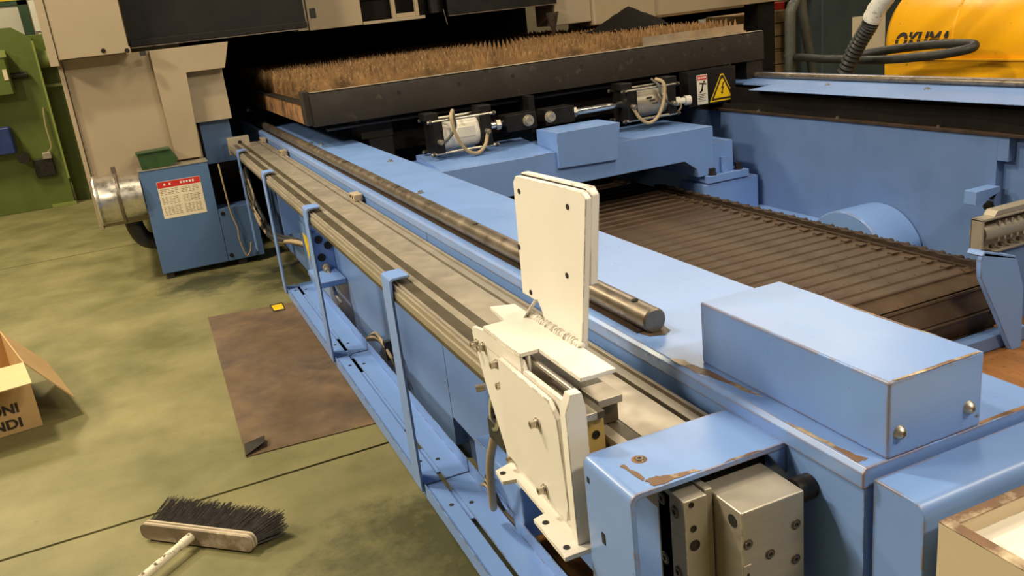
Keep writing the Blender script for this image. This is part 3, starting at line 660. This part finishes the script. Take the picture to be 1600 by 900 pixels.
part(lm, 'recess_panel', 'beige_shade', .36, .62, 6.66, 6.72, 1.03, 1.40)
part(lm, 'body_block', 'beige_shade', -.38, .37, 6.70, 9.5, .42, 2.9)
part(lm, 'latch', 'rubber', .10, .14, 6.46, 6.50, 1.53, 1.56)
part(lm, 'door_lip', 'steel_rod', .055, 1.27, 6.60, 6.64, 1.585, 1.592)
part(lm, 'door_edge', 'black_paint', .055, 1.27, 6.61, 6.70, 1.592, 1.64, bevel=.006)
part(lm, 'black_door', 'black_paint', .06, 1.27, 6.65, 6.72, 1.64, 2.9)
part(lm, 'blue_end_panel', 'blue_cabinet', .392, .60, 6.72, 6.75, .72, 1.035)
part(lm, 'recess_wall', 'black_interior', .40, .80, 7.2, 7.23, .0, .74)
part(lm, 'roof', 'black_interior', .37, 4.5, 6.95, 9.5, 1.75, 2.9)
part(lm, 'back_wall', 'black_interior', .37, 4.3, 9.4, 9.5, .9, 1.75)
part(lm, 'inner_side', 'black_interior', .37, .39, 6.7, 9.4, .3, 1.75)
part(lm, 'gantry_beam', 'black_interior', .40, 4.4, 6.96, 7.3, 1.60, 1.76)
hb = part(lm, 'head_cover', 'beige_panel', 1.335, 1.752, 6.88, 7.1, 1.57, 2.6, bevel=.004)
part(lm, 'head_cover_side', 'beige_shade', 1.25, 1.333, 6.90, 7.1, 1.575, 2.6, bevel=.004)
part(hb, 'cover_latch', 'rubber', 1.355, 1.40, 6.875, 6.882, 1.66, 1.73, bevel=.002)
part(lm, 'rail_ledge', 'beige_shade', 1.755, 2.26, 6.86, 6.96, 1.568, 1.592, bevel=.003)
fr = M().box(2.0, 2.03, 6.88, 6.92, 1.592, 1.9).box(2.19, 2.22, 6.88, 6.92, 1.592, 1.9).box(2.03, 2.19, 6.88, 6.92, 1.592, 1.625)
fr.build('bracket_frame', 'beige_panel', lm, .004)
M().cyl((2.36, 6.9, 1.60), (2.36, 6.9, 1.9), .05, 16).build('nozzle_holder', 'black_paint', lm)
M().cyl((2.45, 6.9, 1.50), (2.43, 6.9, 1.62), .004, 8).build('sensor_pin', 'steel', lm)
part(lm, 'rear_door_lip', 'steel_rod', 2.46, 3.44, 6.86, 6.90, 1.562, 1.57)
part(lm, 'rear_door', 'black_paint', 2.46, 3.44, 6.87, 6.95, 1.57, 2.6, bevel=.005)
part(lm, 'shield_side', 'beige_shade', 3.43, 3.79, 6.92, 7.3, 1.385, 2.6, bevel=.01)
part(lm, 'shield_front', 'beige_panel', 3.79, 4.43, 6.88, 7.3, 1.345, 2.6, bevel=.02)
part(lm, 'bridge_arm', 'beige_panel', 4.43, 6.1, 6.90, 7.2, 1.365, 1.60, bevel=.006)
M().lathe([(.012, 0), (.02, .06), (.06, .20)], (3.40, 6.9, 1.30), (0, 0, 1), 14).build('cutting_nozzle', 'steel_rod', lm)
part(lm, 'bridge_leg', 'black_paint', 5.6, 5.8, 6.95, 7.15, 0, 1.365)
part(lm, 'trim_foot', 'black_paint', .20, .28, 6.9, 7.0, 0, .42)
part(lm, 'base_block', 'blue_cabinet', .42, 4.4, 8.6, 9.5, 0, .95)

# black cloth heap at the back of the table
bm = M(); vs = []; fs = []; n = 12
for i in range(n + 1):
    for j in range(n + 1):
        u, v = i / n * 2 - 1, j / n * 2 - 1; r = min(1, math.hypot(u, v))
        vs.append((3.82 + u * .34, 6.35 + v * .25, 1.30 + .17 * (1 - r) ** .8 + random.uniform(0, .02)))
for i in range(n):
    for j in range(n): a = i * (n + 1) + j; fs.append((a, a + 1, a + n + 2, a + n + 1))
bm.add(vs, fs); bm.add([(3.48, 6.10, 1.29), (4.16, 6.10, 1.29), (4.16, 6.60, 1.29), (3.48, 6.60, 1.29)], [(3, 2, 1, 0)])
tag(bm.build('black_cloth', 'black_interior', None, ang=80), 'heap of black cloth lying on the spiked table under the machine shield', 'cloth')

# ================================================================ BLUE CABINET AND DUCT
cb = thing('duct_cabinet', 'blue steel cabinet with a red topped notice standing by the beige machine', 'cabinet', (.15, 6.5, 0))
part(cb, 'cabinet_body', 'blue_cabinet', -.082, .372, 6.41, 6.60, .045, .778, bevel=.003)
part(cb, 'side_section', 'blue_cabinet', .374, .632, 6.412, 6.60, .045, .43, bevel=.003)
part(cb, 'top_lid', 'aluminium', -.09, .375, 6.405, 6.60, .779, .786)
part(cb, 'foot', 'rubber', -.06, -.01, 6.43, 6.56, 0, .045); part(cb, 'foot', 'rubber', .44, .50, 6.43, 6.56, 0, .045)
for (x, z) in ((.40, .395), (.40, .085)): cap_bolt(cb, (x, 6.412, z), (0, -1, 0), .010, .006, 'dark_bolt')
nt = part(cb, 'notice', 'paper', .012, .300, 6.4085, 6.41, .430, .690)
part(nt, 'red_band', 'label_red', .014, .298, 6.408, 6.409, .645, .688)
pm = M()
for c in range(2):
    for i in range(17):
        if i in (4, 10): continue
        x = .026 + c * .138; z = .63 - i * .011
        for q in range(5):
            a = x + q * .024; pm.box(a, a + .010 + random.random() * .012, 6.4079, 6.4086, z, z + .0035)
pm.build('print_line', 'ply_dark', nt, kind='stuff')
pm = M()
for i, x in enumerate((.055, .09, .165, .185, .205, .225, .245)): pm.box(x, x + .012, 6.4073, 6.4082, .660, .675)
pm.build('print_line', 'paper_white', nt, kind='stuff')
dp = thing('exhaust_duct', 'dented galvanised exhaust pipe with a clamp joining the blue cabinet', 'pipe', (-.2, 6.5, .45))
M().lathe([(.168, 0), (.172, .01), (.165, .025), (.162, .03), (.162, .14)], (-.385, 6.515, .615), (1, 0, 0), 36).build('pipe_section', 'galvanised', dp)
M().lathe([(.150, 0), (.150, .145)], (-.232, 6.515, .612), (1, 0, 0), 36).build('pipe_section', 'galvanised', dp)
M().lathe([(.165, 0), (.178, .004), (.178, .020), (.165, .024)], (-.248, 6.515, .613), (1, 0, 0), 36).build('pipe_clamp', 'steel_rod', dp)
M().box(-.252, -.222, 6.50, 6.54, .785, .83).build('clamp_screw', 'steel_rod', dp, .002)
M().tube([(-.195, 6.68, .45), (-.19, 6.68, .36), (-.15, 6.68, .27), (-.06, 6.68, .235), (.05, 6.68, .23)], .06, 12).build('elbow', 'rubber', dp)
M().box(.0, .05, 6.65, 6.70, 0, .2).build('elbow_foot', 'rubber', dp)
bn = thing('storage_bin', 'small dark green plastic storage bin on top of the blue cabinet', 'bin', (.06, 6.5, .786))
M().prism([(-.056, .787), (.150, .787), (.188, .83), (.150, .905), (-.068, .900)], 'y', 6.42, 6.56).build('bin_body', 'bin_green', bn, .003)
M().prism([(-.075, .893), (.140, .898), (.140, .908), (-.075, .903)], 'y', 6.41, 6.565).build('bin_rim', 'bin_green', bn, .002)
ck = M().tube([(.44, 6.39, .75), (.445, 6.385, .60), (.455, 6.385, .40), (.478, 6.385, .28), (.475, 6.385, .2), (.50, 6.385, .07), (.535, 6.385, .10), (.55, 6.38, .16)], .006, 8).build('loose_cable', 'wire_tan', None)
tag(ck, 'thin tan cable dangling down the side of the blue cabinet', 'cable')
cbn = thing('cable_bundle', 'bundle of black and tan cables sagging between cabinet and terminal box', 'cables', (.62, 5.6, .3))
for i in range(7):
    o_ = random.uniform(-.03, .03); q = random.uniform(-.03, .03)
    M().tube([(.60 + o_, 6.5, .66 + q), (.60 + q, 6.28, .48 + o_), (.62 + o_, 6.1, .33 + q), (.64 + q, 5.7, .30 + o_), (.69 + o_ * .5, 5.2, .37 + q * .5), (.745, 4.87 + o_ * .3, .40 + q * .3)], .010 if i % 2 else .014, 8).build('cable', 'wire_tan' if i in (1, 4) else 'rubber', cbn)
M().tube([(.60, 6.2, .64), (.61, 6.15, .52), (.60, 6.2, .44), (.62, 6.1, .36)], .006, 8).build('cable', 'wire_tan', cbn)
tb = thing('terminal_box', 'small blue terminal box with a yellow triangle label below the rails', 'box', (.75, 4.7, .2))
part(tb, 'box_body', 'blue_paint', .705, .806, 4.55, 4.86, .30, .54, bevel=.003)
part(tb, 'front_plate', 'blue_paint', .696, .704, 4.54, 4.87, .28, .56)
M().prism([(4.62, .50), (4.80, .50), (4.70, .35)], 'x', .6935, .6955).build('warning_sticker', 'warning_yellow', tb)
for (x, z) in ((.735, .50), (.735, .40), (.78, .46)):
    M().lathe([(.022, 0), (.022, .004), (.0003, .002)], (x, 4.55, z), (0, -1, 0), 16).build('cable_entry', 'dark_hole', tb)
g = M().lathe([(.022, 0), (.022, .03), (.016, .03), (.016, .06)], (.75, 4.55, .345), (-.1, -1, -.2), 12).build('cable_gland', 'aluminium', tb)
M().tube([(.748, 4.50, .335), (.745, 4.42, .31), (.74, 4.38, .27), (.74, 4.33, .24), (.75, 4.30, .2)], .009, 8, 4, .15).build('flexible_conduit', 'galvanised', tb)
wb2 = thing('wire_loom', 'tied tan and black wires crossing the tray behind the second bracket', 'wires', (.75, 3.7, .12))
for i in range(4):
    M().tube([(.77, 4.2, .06 + .01 * i), (.76, 3.95, .10), (.745 + .008 * i, 3.70, .19 + .008 * i), (.74, 3.45, .26 + .006 * i), (.75, 3.33, .22), (.78, 3.3, .12)], .007, 8).build('wire', 'wire_tan' if i % 2 else 'rubber', wb2)
M().box(.735, .765, 3.36, 3.39, .20, .285).build('cable_tie', 'rubber', wb2)
wl2 = thing('wire_loom', 'tangle of dark wires hanging under the white carriage by the tray', 'wires', (.7, 2.1, .0))
for i in range(4):
    M().tube([(.73, 2.6, .02), (.72, 2.4, .10 + .02 * i), (.705 + .006 * i, 2.2, .20), (.67, 2.03, .29 + .01 * i), (.68, 1.95, .25), (.74, 1.90, .15)], .006, 8).build('wire', 'rubber' if i % 2 else 'wire_tan', wl2)

# ================================================================ GREEN MACHINE, far left
gm = thing('green_press', 'olive green machine standing on the floor at the far left', 'machine', (-1.2, 11.2, 0))
M().prism([(-1.9, .0), (-.868, .0), (-.862, 1.825), (-1.036, 1.957), (-1.9, 1.96)], 'y', 10.9, 11.0).build('side_frame', 'green_machine', gm, .006)
M().prism([(-.86, .0), (-.60, .0), (-.60, 1.867), (-.95, 1.867)], 'y', 11.15, 11.3).build('rear_panel', 'green_machine', gm, .006)
part(gm, 'cross_bar', 'green_light', -.90, -.60, 11.05, 11.1, 1.30, 1.33)
part(gm, 'edge_strip', 'green_light', -.875, -.855, 10.885, 10.9, .3, 1.80)
M().cyl((-.86, 11.05, 1.60), (-.60, 11.05, 1.60), .09, 20).build('roller', 'green_light', gm)
part(gm, 'control_box', 'green_machine', -1.75, -1.15, 10.7, 10.9, 1.28, 1.74, bevel=.01)
part(gm, 'box_plate', 'green_light', -1.75, -1.125, 10.69, 10.7, 1.66, 1.735)
part(gm, 'sticker', 'paper', -1.20, -1.16, 10.693, 10.70, 1.43, 1.54)
M().cyl((-1.15, 10.86, 1.46), (-.99, 10.86, 1.46), .035, 14).build('knob', 'dark_bolt', gm)
part(gm, 'blue_motor', 'motor_blue', -1.8, -1.29, 10.75, 10.9, .66, .95, bevel=.02)
M().lathe([(.06, 0), (.06, .10)], (-1.24, 10.86, .60), (0, -1, 0), 14).build('motor_flange', 'dark_bolt', gm)
part(gm, 'valve', 'dark_bolt', -1.17, -.97, 10.84, 10.9, .36, .56, bevel=.01)
part(gm, 'valve_cap', 'aluminium', -1.06, -.97, 10.82, 10.9, .55, .62, bevel=.008)
part(gm, 'foot_strip', 'green_light', -1.10, -.85, 10.87, 10.90, .002, .035)
M().tube([(-1.0, 10.85, .62), (-.95, 10.84, .68), (-.95, 10.85, .9), (-.93, 10.87, 1.1)], .008, 6).build('wire', 'wire_tan', gm)
gt = thing('sliding_gate', 'dark green framed white gate with yellow top rail behind the green machine', 'gate', (-1.8, 13.1, 0))
part(gt, 'panel', 'white_panel', -3.2, -1.09, 13.0, 13.05, .1, 2.285)
part(gt, 'frame_rail', 'green_dark', -3.2, -.98, 12.97, 13.07, 2.29, 2.345)
part(gt, 'frame_post', 'green_dark', -1.085, -.98, 12.97, 13.07, 0, 2.8)
part(gt, 'top_rail', 'yellow_paint', -3.2, -1.05, 12.96, 13.08, 2.348, 2.8)
wp = M().box(-.955, -.875, 12.9, 12.98, 1.955, 2.33).box(-.93, -.90, 12.93, 12.96, 0, 1.955).build('white_post', 'white_post', None)
tag(wp, 'white post standing between the gate and the beige machine', 'post')

# ================================================================ RIGHT BACKGROUND
tk = thing('air_tank', 'large orange horizontal tank with black lettering on its side at the right', 'tank', (5.86, 3.8, 0))
TX, TZ, TR = 5.86, .985, .47
M().lathe([(.02, -.11), (.25, -.09), (.40, -.045), (TR, .05), (TR, 2.9), (.40, 3.0), (.2, 3.04), (.02, 3.05)], (TX, 5.20, TZ), (0, -1, 0), 64).build('shell', 'tank_orange', tk)
for y in (4.60, 3.3): M().lathe([(TR, 0), (TR + .004, .004), (TR + .004, .02), (TR, .024)], (TX, y, TZ), (0, -1, 0), 64, False).build('weld_band', 'tank_orange', tk)
part(tk, 'seam_flange', 'tank_orange', 5.375, 5.40, 2.4, 5.15, .875, .887)
part(tk, 'skirt', 'tank_orange', 5.395, 5.42, 2.4, 5.19, .45, .875)
part(tk, 'support', 'tank_orange', 5.6, 6.1, 3.0, 3.2, 0, .6); part(tk, 'support', 'tank_orange', 5.6, 6.1, 4.6, 4.8, 0, .6)
vs, fs = text_mesh('OKUMA', .165, .008)
W = max(v.x for v in vs); m = M(); out = []
SXT = .50 / W
for v in vs:
    x = v.x * SXT + v.y * .25; z = .962 + v.y * .95; dz = z - TZ
    out.append((TX - math.sqrt(TR * TR - dz * dz) - .003, 5.10 - x, z))
m.add(out, fs).build('lettering', 'ink', tk)
for i in range(2):
    z = .990 + i * .034; dz = z - TZ; xx = TX - math.sqrt(TR * TR - dz * dz)
    m = M().box(xx - .0045, xx - .003, 4.55, 5.12, z, z + .003).build('letter_stripe', 'tank_orange', tk)
tc = thing('control_cabinet', 'dark teal steel cabinet behind the orange tank', 'cabinet', (6.8, 7.0, 0))
part(tc, 'cabinet_body', 'teal_cabinet', 6.25, 7.4, 6.8, 7.3, 0, 2.2, bevel=.01)
part(tc, 'paper_sheet', 'paper', 6.63, 7.06, 6.796, 6.80, .79, 1.125)
hs = M().tube([(5.30, 6.2, .90), (5.1, 5.75, .925), (5.0, 5.45, .927), (5.0, 5.2, .925), (5.0, 4.85, .922), (5.0, 4.487, .945), (5.02, 4.28, .967), (5.04, 4.13, .996), (5.10, 4.19, 1.016), (5.12, 4.5, 1.012), (5.08, 4.9, .978), (5.0, 5.1, .955)], .031, 12).build('looped_hose', 'rubber', None)
tag(hs, 'black rubber hose looping out in front of the orange tank', 'hose')
ch = thing('corrugated_hose', 'black corrugated hose wrapped in white tape hanging beside the orange tank', 'hose', (4.8, 4.8, .8))
M().tube([(4.8, 4.745, 1.22), (4.8, 4.764, 1.181), (4.8, 4.84, 1.087), (4.8, 4.928, .962), (4.8, 5.01, .80), (4.8, 5.1, .60), (4.85, 5.2, .3), (4.9, 5.3, .0)], .056, 14, 9, .08).build('hose_body', 'rubber', ch)
M().tube([(4.8, 4.54, 1.45), (4.8, 4.60, 1.385), (4.8, 4.643, 1.345), (4.8, 4.70, 1.285), (4.8, 4.745, 1.215)], .064, 14, 3, .03).build('tape_wrap', 'tape_white', ch)
M().tube([(4.8, 4.2, 2.0), (4.8, 4.4, 1.65), (4.8, 4.55, 1.44)], .056, 14, 9, .08).build('hose_body', 'rubber', ch)
for lab, pts, r in (('grey pipe standing on the left of the teal cabinet, farther left one', [(5.25, 6.0, 2.2), (5.24, 6.0, 1.45), (5.19, 6.0, 1.32), (5.17, 6.0, 1.15), (5.17, 6.0, 0)], .045),
                    ('grey pipe standing on the left of the teal cabinet, nearer to it', [(5.33, 6.05, 2.2), (5.335, 6.05, 1.42), (5.36, 6.05, 1.2), (5.41, 6.05, .97), (5.46, 6.05, .7), (5.5, 6.05, 0)], .04)):
    tag(M().tube(pts, r, 12).build('grey_pipe', 'hose_grey', None), lab, 'pipe')
for (zz, lab) in ((0, 'brown wooden crate at the bottom of the stack behind the grey pipes'), (.42, 'brown wooden crate in the middle of the stack behind the grey pipes'), (.84, 'brown wooden crate on top of the stack behind the grey pipes')):
    cr = thing('wooden_crate', lab, 'crate', (6.0, 7.75, zz), 'wooden crates behind the grey pipes')
    for j in range(3): M().box(5.75, 6.43, 7.5, 7.52, zz + .03 + j * .13, zz + .15 + j * .13).build('board', 'wood_pale', cr, .003)
    M().box(5.76, 6.42, 7.525, 8.0, zz, zz + .415).build('crate_body', 'wood_pale', cr)
rb = part(None, 'red_box', 'red_paint', 6.26, 6.44, 7.55, 7.8, 1.256, 1.33, bevel=.004); tag(rb, 'small red box on top of the wooden crates', 'box')
sr = thing('tool_rack', 'dark rack hung with white cards behind the cutting table', 'rack', (5.9, 8.8, 0))
part(sr, 'rack_back', 'black_interior', 4.6, 8.2, 8.9, 8.95, 0, 1.30)
part(sr, 'rack_shelf', 'black_paint', 4.6, 8.2, 8.55, 8.9, 1.05, 1.09)
part(sr, 'rack_top', 'wood_pale', 4.6, 8.2, 8.5, 8.95, 1.30, 1.36)
part(sr, 'rack_side', 'black_paint', 4.6, 4.65, 8.55, 8.9, 0, 1.3); part(sr, 'rack_side', 'black_paint', 6.7, 6.78, 8.5, 8.9, 0, 1.3)
for (a, b, c, d, lab) in ((5.33, 5.52, 1.115, 1.22, 'first from the left'), (5.66, 5.85, 1.11, 1.20, 'second from the left'), (6.05, 6.25, 1.115, 1.222, 'third from the left'), (6.41, 6.65, 1.105, 1.215, 'fourth from the left')):
    c_ = M().box(a, b, 8.543, 8.5495, c - .03, d).build('card', 'paper_white', None); tag(c_, 'white card hanging on the dark rack, ' + lab, 'card', 'white cards on the dark rack')
c_ = M().box(6.83, 7.1, 8.543, 8.5495, 1.06, 1.245).build('card', 'paper_white', None); tag(c_, 'large white card at the right end of the dark rack', 'card', 'white cards on the dark rack')

# ================================================================ FLOOR THINGS
ss = M().prism([(.118, 5.25), (.095, 3.245), (.84, 3.21), (.845, 5.13)], 'z', .0005, .0045).build('steel_sheet', 'sheet_steel', None); tag(ss, 'large rusty brown steel sheet lying flat on the green floor', 'sheet')
mo = M().add([(.093, 3.243, .006), (.176, 3.285, .022), (.185, 3.345, .020), (.178, 3.352, .018), (.102, 3.348, .008),
              (.093, 3.243, .010), (.176, 3.285, .027), (.185, 3.345, .025), (.178, 3.352, .023), (.102, 3.348, .012)],
             [(4, 3, 2, 1, 0), (5, 6, 7, 8, 9), (0, 1, 6, 5), (1, 2, 7, 6), (2, 3, 8, 7), (3, 4, 9, 8), (4, 0, 5, 9)]).build('metal_offcut', 'table_steel', None)
tag(mo, 'small bent dark metal offcut on the near corner of the steel sheet', 'offcut')
yt = thing('yellow_tag', 'small yellow tag lying at the top edge of the steel sheet', 'tag', (.515, 5.13, .0046))
M().prism([(.478, 5.215), (.556, 5.213), (.550, 5.052), (.480, 5.055)], 'z', .0046, .0070).build('tag_card', 'ink', yt)
M().prism([(.486, 5.19), (.549, 5.188), (.545, 5.075), (.488, 5.078)], 'z', .0070, .0078).build('tag_face', 'warning_yellow', yt)

# broom
U = Vector((.735, -.678, 0)); V = Vector((.678, .735, 0)); Z = Vector((0, 0, 1))
C0 = Vector((-.122, 2.70, .038))
br = thing('broom', 'wooden broom with dark bristles and peeling white handle lying on the floor', 'broom', (C0.x, C0.y, 0))
def rounded(hl, hh, r, n=6):
    p = []
    for (sx, sy, a0) in ((1, 1, 0), (-1, 1, 90), (-1, -1, 180), (1, -1, 270)):
        for i in range(n + 1):
            a = math.radians(a0 + 90 * i / n); p.append((sx * (hl - r) + r * math.cos(a), sy * (hh - r) + r * math.sin(a)))
    return p
for i in range(4):
    pr = rounded(.222, .029, .023); d0 = -.014 + i * .0072; m = M(); n = len(pr)
    vs = [C0 + U * a + Z * b * (1 if i else .96) + V * d0 for a, b in pr] + [C0 + U * a + Z * b + V * (d0 + .0068) for a, b in pr]
    m.add(vs, [list(range(n)), list(range(n, 2 * n))[::-1]] + [(k, (k + 1) % n, n + (k + 1) % n, n + k) for k in range(n)])
    m.build('ply_layer', ('ply_dark', 'ply_light', 'ply_dark', 'ply_light')[i], br)
m = M()
for i in range(1500):
    a = random.uniform(-.205, .205); b = random.uniform(-.022, .022)
    sp_ = a / .205
    d = (V + U * (sp_ * .16 + .16 + max(0, sp_) ** 2 * .35 + random.uniform(-.06, .06)) + Z * (b * 8 + .10 + random.uniform(-.07, .07))).normalized()
    p = C0 + U * a + Z * b + V * .012; q = p + d * random.uniform(.105, .125) * (1.02 if sp_ > .6 else 1)
    if q.z < .004: q.z = .004
    s1 = d.cross(Z).normalized() * .0014; s2 = Z * .0013
    m.add([p - s1 - s2, p + s1 - s2, p + s2, q - s1 * .6 - s2 * .6, q + s1 * .6 - s2 * .6, q + s2 * .6], [(0, 1, 4, 3), (1, 2, 5, 4), (2, 0, 3, 5), (3, 4, 5)])
bo = m.build('bristles', 'bristle', br, kind='stuff')
M().tube([C0 + V * -.012 - U * .015 + Z * .002, C0 + V * -.25 - U * .03 - Z * .003, C0 + V * -.7 - U * .06 - Z * .015, C0 + V * -1.25 - U * .1 - Z * .024], .0135, 16, 6).build('handle', 'handle_white', br)
M().tube([C0 + V * -.013 - U * .015 + Z * .002, C0 + V * -.035 - U * .0165 + Z * .002, C0 + V * -.055 - U * .018 + Z * .001], .0155, 16, 3).build('ferrule', 'handle_white', br)

# cardboard box
c0 = Vector((-.699, 4.144, 0)); e1 = Vector((-.989, -.15, 0)); e2 = Vector((-.150, .989, 0)) * 1.0
e2 = Vector((-.254, .967, 0)); Hh = .31; Wd = .5; Dp = .64; T = .0025
cbx = thing('cardboard_box', 'open brown cardboard box with black lettering at the left edge', 'box', (c0.x - .25, c0.y + .3, 0))
def quad(name, m, a, b, c, d, th=T, **k):
    a, b, c, d = map(Vector, (a, b, c, d)); n = (b - a).cross(d - a).normalized() * th
    return M().add([a - n, b - n, c - n, d - n, a + n, b + n, c + n, d + n], [(3, 2, 1, 0), (4, 5, 6, 7), (0, 1, 5, 4), (1, 2, 6, 5), (2, 3, 7, 6), (3, 0, 4, 7)]).build(name, m, cbx, **k)
up = Z * Hh; z1 = Z * .003
fw = quad('side_wall', 'cardboard', c0 + z1, c0 + e1 * Wd + z1, c0 + e1 * Wd + up, c0 + up)
quad('side_wall', 'cardboard', c0 + z1, c0 + e2 * Dp + z1, c0 + e2 * Dp + up, c0 + up)
quad('side_wall', 'cardboard', c0 + e1 * Wd + z1, c0 + e1 * Wd + e2 * Dp + z1, c0 + e1 * Wd + e2 * Dp + up, c0 + e1 * Wd + up)
quad('side_wall', 'cardboard', c0 + e2 * Dp + z1, c0 + e1 * Wd + e2 * Dp + z1, c0 + e1 * Wd + e2 * Dp + up, c0 + e2 * Dp + up)
quad('bottom', 'cardboard', c0 + z1, c0 + e1 * Wd + z1, c0 + e1 * Wd + e2 * Dp + z1, c0 + e2 * Dp + z1)
quad('front_flap', 'cardboard_inner', c0 + up, c0 + e1 * Wd + up, c0 + e1 * (Wd + .02) - e2 * .205 + Z * .268, c0 + e1 * .01 - e2 * .2 + Z * .272)
quad('side_flap', 'cardboard', c0 + up, c0 + e2 * Dp + up, c0 + e2 * Dp - e1 * .16 + Z * .09, c0 - e1 * .155 + Z * .085)
quad('side_flap', 'cardboard', c0 + e1 * Wd + up, c0 + e1 * Wd + e2 * Dp + up, c0 + e1 * (Wd + .2) + e2 * Dp + Z * .16, c0 + e1 * (Wd + .2) + Z * .16)
quad('back_flap', 'cardboard', c0 + e2 * Dp + up, c0 + e1 * Wd + e2 * Dp + up, c0 + e1 * Wd + e2 * (Dp + .2) + Z * .25, c0 + e2 * (Dp + .2) + Z * .25)
for (s, x, z) in (('ONI', .188, .098), ('NDI', .190, .028)):
    vs, fs = text_mesh(s, .062, .002); W = max(v.x for v in vs)
    base = c0 + e1 * x + Z * z; nrm = -e2.normalized() * .0045
    r = -e1
    M().add([base + r * v.x * (.118 / W) + Z * v.y + nrm for v in vs], fs).build('lettering', 'ink', fw)
